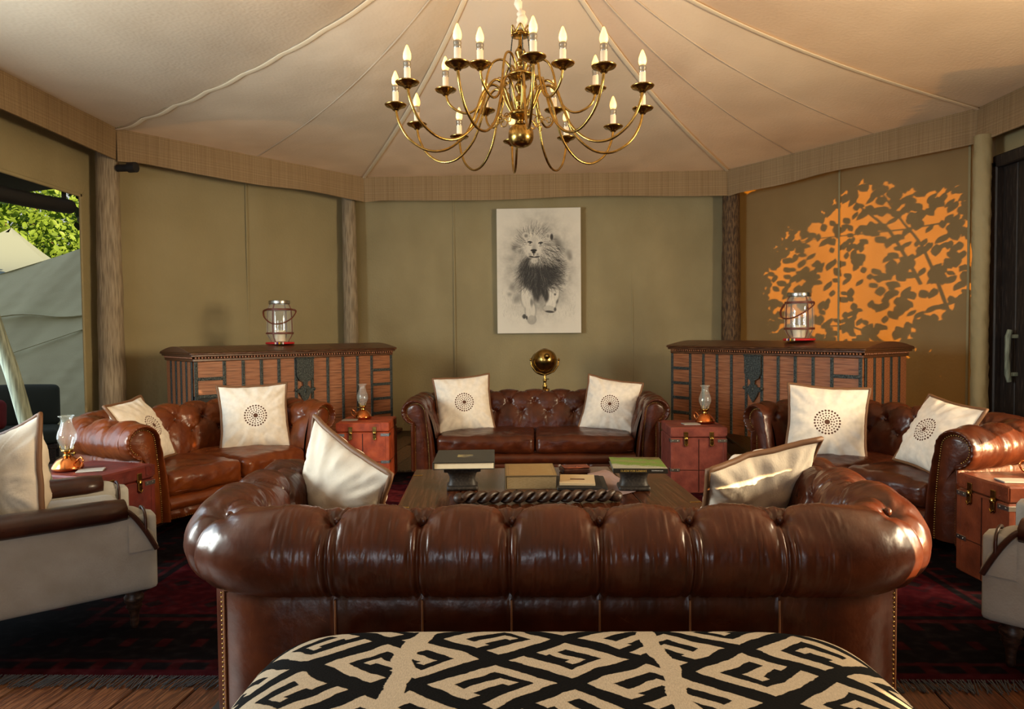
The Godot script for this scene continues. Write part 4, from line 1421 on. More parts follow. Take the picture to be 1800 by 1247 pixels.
func table_things() -> void:
	headrest("dark carved wooden headrest under the black book", Vector3(-0.245, 0.414, -3.28), 4.0)
	headrest("dark carved wooden headrest under the green landscape book", Vector3(0.575, 0.414, -3.24), -3.0)
	book("large black book with a small picture on its cover, raised on a headrest", Vector3(-0.235, 0.5262, -3.35), 1.5, Vector3(0.29, 0.034, 0.34), M.cover, M.paper, 1, cover_picture(256, 300, 1))
	var g := book("green landscape picture book with lettered dark spine, raised on a headrest", Vector3(0.585, 0.5262, -3.2), -4.0, Vector3(0.245, 0.022, 0.28), mat(hexc(30, 26, 18), 0.35), M.paper, 0, cover_picture(256, 256, 0))
	print_text(g, "ELKEM VON LEMBWE", 0.011, Vector3(-0.03, 0.011, 0.1415), Basis.IDENTITY, hexc(190, 160, 80))
	print_text(g, "Naturführer Serie", 0.006, Vector3(0.075, 0.013, 0.1415), Basis.IDENTITY, hexc(220, 220, 220))
	var old := mat(hexc(104, 92, 70), 0.8)
	book("thick old book with a worn tan cover, in the middle of the coffee table", Vector3(0.085, 0.414, -3.4), 1.0, Vector3(0.25, 0.066, 0.3), old, mat(hexc(176, 160, 126), 0.9, 0.0, noise_tex(0.2, [[0.0, hexc(170, 160, 140)], [1.0, Color.WHITE]], 2, false, 4.0, FastNoiseLite.TYPE_SIMPLEX_SMOOTH, 128), Vector3(2, 40, 2)), 1, cover_picture(200, 256, 2))
	var fo := thing("folio", "thin black leather folio lying flat under the beige booklet", "folio", Vector3(0.335, 0.414, -3.34), -3.0)
	var mb := MB.new()
	mb.box(Vector3(0, 0.009, 0), Vector3(0.24, 0.018, 0.26), 0.004)
	part("case", mb, M.cover, fo)
	mb = MB.new()
	mb.box(Vector3(0.07, 0.0185, 0), Vector3(0.05, 0.003, 0.255), 0.001)
	part("flap", mb, M.black, fo)
	var bo := thing("booklet", "beige booklet with a dark title bar on top of the black folio", "booklet", Vector3(0.315, 0.4342, -3.33), -5.0)
	mb = MB.new()
	mb.box(Vector3(0, 0.006, 0), Vector3(0.17, 0.012, 0.2), 0.001)
	part("pages", mb, mat(hexc(214, 192, 150), 0.7), bo)
	mb = MB.new()
	mb.box(Vector3(0.0, 0.0124, 0.01), Vector3(0.07, 0.0008, 0.022), 0.0002)
	part("title_bar", mb, M.strap, bo)
	var wa := thing("wallet", "small brown leather wallet behind the beige booklet", "wallet", Vector3(0.33, 0.414, -3.64), 8.0)
	mb = MB.new()
	mb.puff(Vector3(0, 0.016, 0), Vector3(0.15, 0.03, 0.11), 0.01, Vector3(0, 0.004, 0), null, 0.0, 14)
	part("body", mb, M.darkhide, wa)
	mb = MB.new()
	mb.box(Vector3(0, 0.036, 0.02), Vector3(0.14, 0.004, 0.08), 0.001)
	mb.ball(Vector3(0.0, 0.039, 0.045), Vector3(0.006, 0.003, 0.006), 8, 4)
	part("flap", mb, M.strap, wa)
	# a pale lilac hide lying under the books at the right
	var f := FastNoiseLite.new()
	f.frequency = 2.0
	var p := PackedVector3Array()
	for i in 20:
		for j in 31:
			var a := TAU * j / 30
			var r := i / 19.0
			var rx := 0.1 * (1.0 + 0.35 * sin(a * 3.0 + 1.0) + 0.15 * sin(a * 5.0))
			var rz := 0.31 * (1.0 + 0.12 * sin(a * 4.0))
			p.append(Vector3(0.475 + cos(a) * rx * r, 0.4155 + 0.0012 * f.get_noise_2d(cos(a) * r * 3, sin(a) * r * 3) + 0.001, -3.36 + sin(a) * rz * r))
	mb = MB.new()
	mb.grid(p, 20, 31, false, PackedVector2Array(), false, true)
	single("suede_cloth", mb, mat(hexc(140, 118, 116), 0.8), "pale lilac brown suede piece lying on the table beside the green book", "cloth")
	# twisted carved wood
	var tw := thing("twisted_carving", "dark twisted rope-like wooden carving along the table's near edge", "carving", Vector3(0.11, 0.414, -2.985), 1.5)
	for s in 2:
		mb = MB.new()
		var pts := []
		for i in 110:
			var a := i * 0.36 + s * PI
			pts.append(Vector3(-0.33 + 0.66 * i / 109.0, 0.03 + 0.015 * sin(a), 0.017 * cos(a)))
		mb.tube(pts, 0.0145, 8)
		part("strand", mb, M.darkwood, tw)
	for x in [-0.345, 0.345]:
		mb = MB.new()
		mb.ball(Vector3(x, 0.026, 0), Vector3(0.03, 0.025, 0.028), 12, 8)
		part("end_knob", mb, M.darkwood, tw)
	var cards := [[Vector3(-2.14, 0.485, -3.44), 22.0, "near the copper lamp at the left edge"], [Vector3(1.3, 0.485, -4.96), 4.0, "beside the oil lamp on the red trunk"], [Vector3(2.23, 0.485, -3.02), -8.0, "on the sunlit trunk at the right edge"], [Vector3(-1.28, 0.485, -5.36), 6.0, "beside the oil lamp on the orange trunk"]]
	for c in cards:
		mb = MB.new()
		mb.box(Vector3(0, 0.003, 0), Vector3(0.12, 0.006, 0.085), 0.0015)
		var o := single("notepad", mb, mat(hexc(150, 146, 140), 0.4), "small flat grey notepad " + c[2], "notepad", "small notepads beside the lamps")
		o.position = c[0]
		o.rotation_degrees.y = c[1]

# ---------------------------------------------------------------- armchairs and ottoman
func make_armchair(label: String, at: Vector3, turn: float) -> Node3D:
	# faces +z; width along x
	var t := thing("armchair", label, "armchair", at, turn)
	var W := 0.70
	var D := 0.84
	for sx in [-1.0, 1.0]:
		var side := MB.new()
		var x0: float = sx * (W / 2)
		side.puff(Vector3(sx * (W / 2 - 0.055), 0.31, 0.0), Vector3(0.11, 0.30, D), 0.02, Vector3(0.004, 0, 0), null, 0.0, 16)
		part("side_panel", side, M.cream, t)
		# rolled front of the arm: a rounded nose that falls from the pad to the front edge
		var p := PackedVector3Array()
		for i in 21:
			var u := i / 20.0
			var zz := 0.32 + 0.09 * sin(u * PI / 2)
			var top := 0.355 + 0.135 * pow(cos(u * PI / 2), 0.8)
			for j in 17:
				var a := PI * j / 16.0
				var hw := 0.062 * (1.0 - 0.10 * u * u)
				p.append(Vector3(sx * (W / 2 - 0.055) + hw * cos(a), lerpf(0.32, top, pow(sin(a), 0.45)), zz))
		var q := PackedVector3Array()
		for k in 12:       # close the nose downwards in front
			var b := k / 11.0
			for j in 17:
				var a := PI * j / 16.0
				var hw := 0.056 * (1.0 - b * 0.15)
				q.append(Vector3(sx * (W / 2 - 0.055) + hw * cos(a), lerpf(0.32, lerpf(0.355, 0.32, b), pow(sin(a), 0.45)), 0.41 + 0.012 * sin(b * PI)))
		var nb := MB.new()
		nb.grid(p, 21, 17, sx < 99)
		nb.grid(q, 12, 17, sx < 99)
		part("arm_front", nb, M.cream, t)
		var pi := MB.new()
		var arc := []
		for i in 17:
			var u := i / 16.0
			arc.append(Vector3(x0 + sx * 0.007, lerpf(0.485, 0.32, pow(u, 1.2)), 0.31 + 0.105 * pow(u, 0.85)))
		pi.tube(arc, 0.0095, 8)
		var arc2 := []
		for j in 17:
			var a := PI * j / 16.0
			arc2.append(Vector3(sx * (W / 2 - 0.055) + 0.066 * cos(a), lerpf(0.40, 0.478, pow(sin(a), 0.5)), 0.378))
		pi.tube(arc2, 0.0055, 7)
		part("piping", pi, M.darkhide, t)
		var pad := PackedVector3Array()
		for i in 15:
			for j in 17:
				var a := TAU * j / 16.0
				var en := 1.0
				if i == 0 or i == 14: en = 0.0
				elif i == 1 or i == 13: en = 0.9
				pad.append(Vector3(sx * (W / 2 - 0.05) + 0.075 * cos(a) * en, 0.478 + 0.043 * signf(sin(a)) * pow(absf(sin(a)), 0.8) * en, lerpf(-0.44, 0.33, clampf((i - 0.8) / 12.4, 0, 1))))
		var pb := MB.new()
		pb.grid(pad, 15, 17, false, PackedVector2Array(), false, true)
		part("arm_pad", pb, M.darkhide, t, "", "dark brown leather arm pad")
	var bk := MB.new()
	bk.puff(Vector3(0, 0.56, -D / 2 + 0.08), Vector3(W - 0.02, 0.78, 0.14), 0.05, Vector3(0, 0.01, 0.02), null, 0.0, 22)
	part("backrest", bk, M.cream, t)
	var fr := MB.new()
	fr.box(Vector3(0, 0.25, 0.03), Vector3(W - 0.2, 0.18, D - 0.09), 0.01)
	part("seat_frame", fr, M.cream, t)
	var sc := MB.new()
	sc.puff(Vector3(0, 0.38, 0.04), Vector3(W - 0.235, 0.13, D - 0.2), 0.04, Vector3(0, 0.02, 0.01), null, 0.0, 22)
	part("seat_cushion", sc, M.cream, t)
	for sx in [-1.0, 1.0]:
		for sz in [-1.0, 1.0]:
			var lg := MB.new()
			lg.lathe(Vector3(sx * (W / 2 - 0.075), 0, sz * (D / 2 - 0.075)), [[0.0, 0.0], [0.012, 0.0], [0.014, 0.012], [0.016, 0.05], [0.022, 0.075], [0.03, 0.085], [0.026, 0.094], [0.034, 0.108], [0.036, 0.125], [0.028, 0.135], [0.034, 0.145], [0.034, 0.168], [0.0, 0.168]], 20)
			part("leg", lg, M.darkwood, t, "", "dark turned wooden leg")
	return t

func kuba_material() -> StandardMaterial3D:
	# cut pile cloth: black ground, raffia coloured hooked lozenges between two plain bands
	var n := 1024
	var dat := PackedByteArray()
	dat.resize(n * n * 3)
	var hgt := PackedByteArray()
	hgt.resize(n * n)
	var f := FastNoiseLite.new()
	f.frequency = 0.006
	f.seed = 8
	var fi := FastNoiseLite.new()
	fi.frequency = 0.22
	for y in n:
		for x in n:
			var wx := float(x) / n + 0.013 * f.get_noise_2d(x, y)
			var wy := float(y) / n + 0.013 * f.get_noise_2d(x + 900, y)
			var X := wx * 1.44
			var Y := wy * 0.92
			var on := false
			# bands of plain raffia
			var bx1 := 0.40 - 0.10 * Y + 0.012 * sin(Y * 22.0)
			var bx2 := 0.90 + 0.06 * Y + 0.010 * sin(Y * 26.0 + 1.0)
			if absf(X - bx1) < 0.026 or absf(X - bx2) < 0.022: on = true
			else:
				var col := 0 if X < bx1 else (1 if X < bx2 else 2)
				var u: float = (X / 0.31 + Y / 0.22) + [0.35, 0.1, 0.62][col]
				var v: float = (X / 0.31 - Y / 0.22) + [0.6, 0.25, 0.3][col]
				var iu := floorf(u)
				var iv := floorf(v)
				var a := u - iu - 0.5
				var b := v - iv - 0.5
				if int(iu + iv) % 2 != 0:
					var sw := a
					a = b
					b = -sw
				if col == 1: a = -a
				var m := maxf(absf(a), absf(b))
				if m < 0.40 and m > 0.235:            # outer ring, open on one side
					on = not (a > 0.0 and b < -0.10 and b > -0.235)
					if a > 0.235 and b > -0.235 and b < -0.1: on = false
				elif m <= 0.235:
					on = absf(b - 0.03) < 0.065 and a > -0.14 and a < 0.3     # the hook that runs in from the ring
					if absf(a + 0.09) < 0.055 and b < 0.03 and b > -0.11: on = true
			var g := fi.get_noise_2d(x * 2.6, y * 0.35)
			var g2 := fi.get_noise_2d(x, y)
			var c := Color(0.60, 0.555, 0.485) * (1.0 + 0.14 * g) if on else Color(0.05, 0.05, 0.052) * (1.0 + 0.6 * g2)
			var o := (y * n + x) * 3
			dat[o] = clampi(int(c.r * 255), 0, 255); dat[o + 1] = clampi(int(c.g * 255), 0, 255); dat[o + 2] = clampi(int(c.b * 255), 0, 255)
			hgt[y * n + x] = clampi(int((90 + 30 * g) if on else (185 + 60 * g2)), 0, 255)
	var m := mat(Color.WHITE, 0.85)
	m.albedo_texture = ImageTexture.create_from_image(Image.create_from_data(n, n, false, Image.FORMAT_RGB8, dat))
	var nm := Image.create_from_data(n, n, false, Image.FORMAT_L8, hgt)
	nm.convert(Image.FORMAT_RGBA8)
	nm.bump_map_to_normal_map(2.0)
	m.normal_enabled = true
	m.normal_texture = ImageTexture.create_from_image(nm)
	m.normal_scale = 0.8
	m.metallic_specular = 0.15
	return m

func ottoman() -> void:
	var t := thing("ottoman", "wide ottoman covered in black and cream geometric patterned cloth", "ottoman", Vector3(0.11, 0, -1.2), -1.0)
	var hx := 0.735
	var hz := 0.49
	var r := 0.19
	var p := PackedVector3Array()
	var uvs := PackedVector2Array()
	var rows := []
	for i in 24: rows.append([i / 23.0 * 0.72, 0.482 - 0.014 * pow(i / 23.0, 2), 1.0])
	for i in range(1, 17):
		var a := PI / 2 * i / 16.0
		rows.append([0.72 + 0.28 * sin(a), 0.468 - 0.15 * (1.0 - cos(a)) - 0.006 * sin(a), 1.0])
	for i in range(1, 9): rows.append([1.0 + 0.006 * sin(PI * i / 8.0), 0.312 - 0.22 * i / 8.0, 1.0])
	var M1 := 161
	var len_acc := 0.0
	for q in rows.size():
		if q > 0: len_acc += Vector2((rows[q][0] - rows[q - 1][0]) * 0.58, rows[q][1] - rows[q - 1][1]).length()
		for j in M1:
			var a := TAU * j / (M1 - 1)
			# rounded rectangle by angle
			var ca := cos(a)
			var sa := sin(a)
			var e := 0.2
			var x := signf(ca) * pow(absf(ca), e * 1.1) * hx
			var z := signf(sa) * pow(absf(sa), e * 1.1) * hz
			p.append(Vector3(x * rows[q][0], rows[q][1], z * rows[q][0]))
			var g: float = len_acc / 0.58
			uvs.append(Vector2(0.5 + x * g / 1.44, 0.5 + z * g / 0.92))
	var mb := MB.new()
	mb.grid(p, rows.size(), M1, true, uvs, false, true)
	part("patterned_cover", mb, kuba_material(), t)
	var b := MB.new()
	b.box(Vector3(0, 0.085, 0), Vector3(1.2, 0.05, 0.8), 0.01)
	part("frame", b, M.darkwood, t)
	for sx in [-1.0, 1.0]:
		for sz in [-1.0, 1.0]:
			var l := MB.new()
			l.lathe(Vector3(sx * 0.55, 0, sz * 0.35), [[0.0, 0.0], [0.02, 0.0], [0.03, 0.03], [0.024, 0.06], [0.0, 0.065]], 14)
			part("leg", l, M.darkwood, t)

# ---------------------------------------------------------------- rug
func rug() -> void:
	var n := 512
	var dat := PackedByteArray()
	dat.resize(n * n * 3)
	var f := FastNoiseLite.new()
	f.frequency = 0.12
	for y in n:
		for x in n:
			var u := float(x) / n
			var v := float(y) / n
			var bd := minf(minf(u, 1.0 - u) * 5.4, minf(v, 1.0 - v) * 4.2)
			var k := 0.0
			var nz := f.get_noise_2d(x, y)
			var cu := fposmod(u * 18.0, 1.0) - 0.5
			var cv := fposmod(v * 14.0, 1.0) - 0.5
			var di := absf(cu) + absf(cv)
			var c := hexc(46, 3, 10)
			if bd < 0.62:
				c = hexc(9, 6, 9)
				var s := fposmod((u if v < 0.15 or v > 0.85 else v) * 34.0, 1.0) - 0.5
				if absf(s) < 0.16 and absf(fposmod(bd * 5.0, 1.0) - 0.5) < 0.22: c = hexc(38, 5, 8)
				if bd < 0.05: c = hexc(44, 8, 14)
				if absf(bd - 0.56) < 0.02 or absf(bd - 0.12) < 0.012: c = hexc(40, 8, 12)
			elif di < 0.16: c = hexc(18, 8, 12)
			elif absf(di - 0.36) < 0.05: c = hexc(36, 6, 14)
			c = c.lightened(0.1 * nz) if nz > 0 else c.darkened(-0.35 * nz)
			var o := (y * n + x) * 3
			dat[o] = int(c.r * 255); dat[o + 1] = int(c.g * 255); dat[o + 2] = int(c.b * 255)
	var m := mat(Color.WHITE, 0.95)
	m.albedo_texture = ImageTexture.create_from_image(Image.create_from_data(n, n, false, Image.FORMAT_RGB8, dat))
	m.metallic_specular = 0.15
	var t := thing("rug", "dark red and black patterned wool rug under the sofas", "rug", Vector3(0.15, 0, -3.95), -1.6)
	var hx := 2.32
	var hz := 1.7
	var p := PackedVector3Array()
	var uvs := PackedVector2Array()
	var nz2 := FastNoiseLite.new()
	nz2.frequency = 0.5
	for i in 90:
		for j in 70:
			var u := i / 89.0
			var v := j / 69.0
			var ed := minf(minf(u, 1 - u) * 89, minf(v, 1 - v) * 69)
			p.append(Vector3(lerpf(-hx, hx, u), 0.012 * minf(ed, 1.0) + 0.0015 * nz2.get_noise_2d(i * 0.3, j * 0.3) + 0.0015, lerpf(-hz, hz, v)))
			uvs.append(Vector2(u, v))
	var mb := MB.new()
	mb.grid(p, 90, 70, true, uvs)
	part("pile", mb, m, t)
	var fr := MB.new()
	var rng := RandomNumberGenerator.new()
	rng.seed = 6
	for s in [1.0, -1.0]:
		for i in 620:
			var x := -hx + (i + rng.randf()) * 2 * hx / 620
			var dx := rng.randf_range(-0.03, 0.01) - 0.012 * sin(i * 0.09)
			var l := rng.randf_range(0.05, 0.085)
			var z0: float = s * (hz - 0.004)
			fr.tube([Vector3(x, 0.008, z0), Vector3(x + dx * 0.5, 0.007, z0 + s * l * 0.5), Vector3(x + dx, 0.004, z0 + s * l)], 0.0022, 4)
	part("fringe", fr, M.fringe, t, "stuff", "grey tasselled fringe")

# ---------------------------------------------------------------- chandelier
func chandelier() -> void:
	var c := Vector3(0.06, 0, -3.8)
	var t := thing("chandelier", "large brass chandelier with eighteen lit candle bulbs on curved arms", "chandelier", c, 0.0)
	var st := MB.new()
	var cv := []
	for q in [[0.0, 2.185], [0.02, 2.186], [0.05, 2.2], [0.066, 2.225], [0.07, 2.252], [0.066, 2.28], [0.05, 2.303], [0.022, 2.318], [0.014, 2.33], [0.03, 2.342], [0.062, 2.356], [0.066, 2.372], [0.05, 2.384], [0.03, 2.4], [0.04, 2.43], [0.03, 2.46], [0.016, 2.475], [0.028, 2.5], [0.034, 2.52], [0.018, 2.545], [0.03, 2.555], [0.066, 2.568], [0.07, 2.582], [0.05, 2.594], [0.022, 2.606], [0.016, 2.625], [0.026, 2.645], [0.014, 2.663], [0.026, 2.69], [0.03, 2.706], [0.012, 2.74], [0.009, 2.79], [0.0, 2.8]]: cv.append(Vector2(q[0], q[1]))
	var pr := []
	for q in curve(cv, 4): pr.append([maxf(q.x, 0.0), q.y])
	st.lathe(Vector3.ZERO, pr, 32)
	part("stem", st, M.brass, t)
	var cr := MB.new()
	cr.lathe(Vector3(0, 2.785, 0), [[0.0, 0.0], [0.03, 0.0], [0.05, 0.006], [0.05, 0.012], [0.042, 0.018], [0.045, 0.024], [0.03, 0.03], [0.0, 0.032]], 24)
	for i in 6:
		var a := TAU * i / 6
		cr.tube(curve([Vector3(cos(a) * 0.046, 2.8, sin(a) * 0.046), Vector3(cos(a + 0.5) * 0.05, 2.84, sin(a + 0.5) * 0.05), Vector3(cos(a + 1.05) * 0.046, 2.8, sin(a + 1.05) * 0.046)], 5), 0.004, 6)
	part("crown", cr, M.brass, t)
	var ch := MB.new()
	for s in [-1.0, 1.0, 0.25]:
		for i in 34:
			var f := i / 33.0
			var y := lerpf(2.79, 2.38, f)
			var r := lerpf(0.042, 0.052, f) + 0.012 * sin(PI * f)
			var px: float = s * r
			var pz: float = 0.03 if s == 0.25 else 0.005
			ch.ball(Vector3(px, y, pz), Vector3(0.0042, 0.0075, 0.0042), 6, 4, Basis(Vector3.UP, 1.57 * (i % 2)))
	part("chain", ch, M.iron, t, "stuff")
	var sl := MB.new()
	var p := []
	var rr := []
	for i in 70:
		var f := i / 69.0
		p.append(Vector3(0.012 * sin(f * 26.0) * (1 - f * 0.5), lerpf(2.82, 3.78, f), 0.008 * cos(f * 21.0)))
		rr.append((0.034 if i < 8 else 0.02) - (0.0 if i > 8 else i * 0.0016) + 0.0045 * sin(i * 1.9))
	sl.tube(p, rr, 10)
	part("cord_cover", sl, M.sleeve, t, "", "white ruched fabric cord cover")
	# one arm of each length; each arm carries a drip pan, candle sleeve, socket and bulb
	var long_arm := curve([Vector2(0.045, 2.365), Vector2(0.075, 2.42), Vector2(0.11, 2.5), Vector2(0.16, 2.525), Vector2(0.21, 2.475), Vector2(0.245, 2.38), Vector2(0.30, 2.26), Vector2(0.40, 2.175), Vector2(0.51, 2.165), Vector2(0.61, 2.225), Vector2(0.665, 2.315), Vector2(0.682, 2.39)], 5)
	var short_arm := curve([Vector2(0.045, 2.58), Vector2(0.06, 2.63), Vector2(0.10, 2.665), Vector2(0.15, 2.65), Vector2(0.18, 2.59), Vector2(0.20, 2.49), Vector2(0.235, 2.41), Vector2(0.29, 2.375), Vector2(0.35, 2.39), Vector2(0.395, 2.43), Vector2(0.412, 2.485)], 5)
	for k in 18:
		var long := k < 12
		var ang := deg_to_rad(k * 30.0 + 4.0) if long else deg_to_rad((k - 12) * 60.0 + 30.0)
		var d := Vector3(sin(ang), 0, cos(ang))
		var ar: Array = long_arm if long else short_arm
		var pts := []
		for q in ar: pts.append(d * q.x + Vector3.UP * q.y)
		var mb := MB.new()
		mb.tube(pts, 0.0072 if long else 0.0066, 10)
		var arm := part("arm", mb, M.brass, t)
		var tip: Vector3 = pts[pts.size() - 1]
		var pn := MB.new()
		pn.lathe(tip, [[0.0, -0.014], [0.0165, -0.012], [0.018, -0.004], [0.026, -0.002], [0.03, 0.004], [0.038, 0.005], [0.042, 0.012], [0.054, 0.012], [0.06, 0.019], [0.054, 0.022], [0.02, 0.016], [0.018, 0.026], [0.0, 0.026]], 24)
		piece("drip_pan", pn.mesh(), M.brass, arm)
		var cs := MB.new()
		cs.lathe(tip, [[0.017, 0.026], [0.0165, 0.026], [0.0165, 0.088], [0.0, 0.088]], 16)
		piece("candle_sleeve", cs.mesh(), M.sleeve, arm)
		var so := MB.new()
		so.lathe(tip, [[0.0155, 0.086], [0.018, 0.088], [0.0185, 0.098], [0.016, 0.1], [0.019, 0.106], [0.019, 0.118], [0.0145, 0.124], [0.0, 0.124]], 16)
		piece("socket", so.mesh(), M.steel, arm)
		var bu := MB.new()
		bu.lathe(tip, [[0.0, 0.12], [0.013, 0.122], [0.0195, 0.135], [0.0208, 0.146], [0.0185, 0.162], [0.012, 0.18], [0.006, 0.196], [0.0, 0.203]], 16)
		piece("bulb", bu.mesh(), M.bulb, arm)
		var l := OmniLight3D.new()
		l.name = "bulb_light_%02d" % k
		l.position = tip + Vector3(0, 0.15, 0)
		l.light_color = Color(1.0, 0.72, 0.42)
		l.light_energy = 0.020
		l.light_size = 0.015
		l.omni_range = 14.0
		l.omni_attenuation = 2.0
		l.shadow_enabled = true
		arm.add_child(l)
	for k in 12:      # wire scrolls round the two hubs
		var low := k < 6
		var a := TAU * k / 6.0 + (0.26 if low else 0.0)
		var d := Vector3(sin(a), 0, cos(a))
		var y0 := 2.37 if low else 2.58
		var s := 1.0 if low else 0.85
		var pts := []
		for i in 26:
			var th := i / 25.0 * TAU * 1.35
			var r := 0.03 * s * (1.0 - i / 34.0)
			pts.append(d * (0.10 * s + r * cos(th)) + Vector3.UP * (y0 - 0.045 + r * sin(th)))
		var mb := MB.new()
		mb.tube(pts, 0.0032, 6)
		var pt2 := []
		for i in 20:
			var th := PI + i / 19.0 * TAU * 1.1
			var r := 0.02 * s * (1.0 - i / 30.0)
			pt2.append(d * (0.155 * s + r * cos(th)) + Vector3.UP * (y0 - 0.05 - r * sin(th)))
		mb.tube(pt2, 0.003, 6)
		mb.tube([d * 0.05 + Vector3.UP * y0, d * 0.09 * s + Vector3.UP * (y0 - 0.02), d * 0.13 * s + Vector3.UP * (y0 - 0.045)], 0.0034, 6)
		part("scroll", mb, M.brass, t)

# ---------------------------------------------------------------- the framed lion print
var pic := PackedFloat32Array()
var pw := 420
var ph := 614

func dab(u: float, v: float, ru: float, rv: float, val: float, a: float, soft := 0.5, ang := 0.0) -> void:
	var cx := u * pw
	var cy := v * ph
	var rx := ru * pw
	var ry := rv * pw
	var m := maxf(rx, ry) + 1.0
	var ca := cos(ang)
	var sa := sin(ang)
	for y in range(maxi(0, int(cy - m)), mini(ph, int(cy + m) + 1)):
		for x in range(maxi(0, int(cx - m)), mini(pw, int(cx + m) + 1)):
			var dx := x - cx
			var dy := y - cy
			var e := sqrt(pow((dx * ca + dy * sa) / rx, 2) + pow((-dx * sa + dy * ca) / ry, 2))
			if e < 1.0:
				var k := a * (1.0 - smoothstep(1.0 - soft, 1.0, e))
				var o := y * pw + x
				pic[o] = lerpf(pic[o], val, k)

func hair(u: float, v: float, ang: float, l: float, w: float, val: float, a: float, bend := 0.0) -> void:
	var x := u * pw
	var y := v * ph
	var n := int(l * pw)
	for i in n:
		var t := float(i) / n
		var aa := ang + bend * t
		x += cos(aa)
		y += sin(aa)
		var ww := w * (1.0 - t * 0.8)
		for k in range(-int(ww), int(ww) + 1):
			var px := int(x - sin(aa) * k)
			var py := int(y + cos(aa) * k)
			if px >= 0 and py >= 0 and px < pw and py < ph:
				var o := py * pw + px
				pic[o] = lerpf(pic[o], val, a * (1.0 - t * 0.5))

func lion_picture() -> ImageTexture:
	var rng := RandomNumberGenerator.new()
	rng.seed = 12
	pic.resize(pw * ph)
	var f := FastNoiseLite.new()
	f.frequency = 0.012
	f.seed = 2
	for y in ph:
		for x in pw:
			var u := float(x) / pw - 0.5
			var v := float(y) / ph
			var halo := exp(-pow(u / 0.33, 2) - pow((v - 0.47) / 0.3, 2))
			var n := f.get_noise_2d(x, y)
			var n2 := f.get_noise_2d(x * 4.0, y * 5.0)
			pic[y * pw + x] = 0.94 - halo * (0.46 + 0.4 * maxf(n, -0.5)) - 0.12 * n2 * halo
	for i in 34: dab(rng.randf_range(0.12, 0.88), rng.randf_range(0.3, 0.74), rng.randf_range(0.03, 0.08), rng.randf_range(0.03, 0.09), rng.randf_range(0.25, 0.6), 0.36, 1.0)
	for i in 900:       # pale grass, with darker tufts round the feet
		var v := rng.randf_range(0.68, 0.93)
		hair(rng.randf_range(0.06, 0.94), v, -PI / 2 + rng.randf_range(-0.5, 0.5), rng.randf_range(0.02, 0.06), 0.8, rng.randf_range(0.5, 0.95) if v < 0.88 else rng.randf_range(0.74, 0.95), 0.35)
	# hind quarters in shadow
	dab(0.72, 0.53, 0.075, 0.2, 0.45, 0.5, 0.8)
	dab(0.705, 0.74, 0.035, 0.05, 0.25, 0.8, 0.7)
	# legs, each with a darker outline behind it
	for b in [[0.36, 0.70, 0.10, 0.185, 0.0], [0.395, 0.82, 0.085, 0.145, 0.0], [0.41, 0.89, 0.068, 0.07, 0.0], [0.67, 0.69, 0.09, 0.145, 0.2], [0.64, 0.77, 0.085, 0.115, 0.35], [0.62, 0.805, 0.10, 0.055, 0.15]]: dab(b[0], b[1], b[2], b[3], 0.42, 0.75, 0.5, b[4])
	dab(0.36, 0.70, 0.085, 0.17, 0.92, 0.95, 0.25)
	dab(0.395, 0.82, 0.07, 0.13, 0.9, 0.95, 0.3)
	dab(0.41, 0.89, 0.055, 0.06, 0.74, 0.9, 0.3)
	dab(0.67, 0.69, 0.075, 0.13, 0.92, 0.95, 0.25, 0.2)
	dab(0.64, 0.77, 0.07, 0.10, 0.93, 0.95, 0.3, 0.35)
	dab(0.62, 0.805, 0.085, 0.045, 0.80, 0.95, 0.3, 0.15)
	dab(0.625, 0.828, 0.07, 0.016, 0.2, 0.85, 0.5, 0.1)
	dab(0.69, 0.81, 0.02, 0.03, 0.25, 0.8, 0.6)
	dab(0.32, 0.865, 0.03, 0.035, 0.2, 0.85, 0.5)
	dab(0.35, 0.875, 0.014, 0.03, 0.15, 0.8, 0.6)
	dab(0.41, 0.75, 0.028, 0.075, 0.42, 0.7, 0.8)
	dab(0.69, 0.69, 0.018, 0.02, 0.3, 0.7, 0.6)
	for i in 70: hair(rng.randf_range(0.3, 0.44), rng.randf_range(0.64, 0.88), PI / 2 + rng.randf_range(-0.3, 0.3), 0.05, 0.8, rng.randf_range(0.5, 0.92), 0.35)
	for i in 60: hair(rng.randf_range(0.58, 0.73), rng.randf_range(0.64, 0.79), PI / 2 + rng.randf_range(-0.2, 0.5), 0.05, 0.8, rng.randf_range(0.5, 0.95), 0.35)
	# belly and chest between the legs
	dab(0.50, 0.66, 0.11, 0.16, 0.22, 0.9, 0.5)
	dab(0.585, 0.70, 0.045, 0.10, 0.2, 0.85, 0.6)
	dab(0.53, 0.74, 0.045, 0.10, 0.66, 0.9, 0.6)
	# dark mane and chest
	dab(0.51, 0.50, 0.245, 0.25, 0.2, 0.95, 0.3)
	dab(0.42, 0.56, 0.15, 0.17, 0.2, 0.9, 0.4)
	for i in 1500:
		var u := rng.randf_range(0.27, 0.77)
		var v := rng.randf_range(0.37, 0.66)
		if pow((u - 0.51) / 0.25, 2) + pow((v - 0.51) / 0.165, 2) > 1.0: continue
		var an := PI / 2 + (0.5 - u) * 2.2 + rng.randf_range(-0.5, 0.5)
		if u > 0.6: an = rng.randf_range(-0.3, 0.9)
		var lit := rng.randf()
		hair(u, v, an, rng.randf_range(0.06, 0.14), 1.0, 0.08 if lit < 0.62 else (0.3 if lit < 0.9 else 0.72), 0.6, rng.randf_range(-0.6, 0.6))
	# pale crown mane round the face, dark behind its right edge
	dab(0.70, 0.30, 0.10, 0.16, 0.4, 0.7, 0.9)
	dab(0.50, 0.18, 0.22, 0.05, 0.6, 0.5, 0.9)
	dab(0.46, 0.285, 0.19, 0.20, 0.88, 0.95, 0.25)
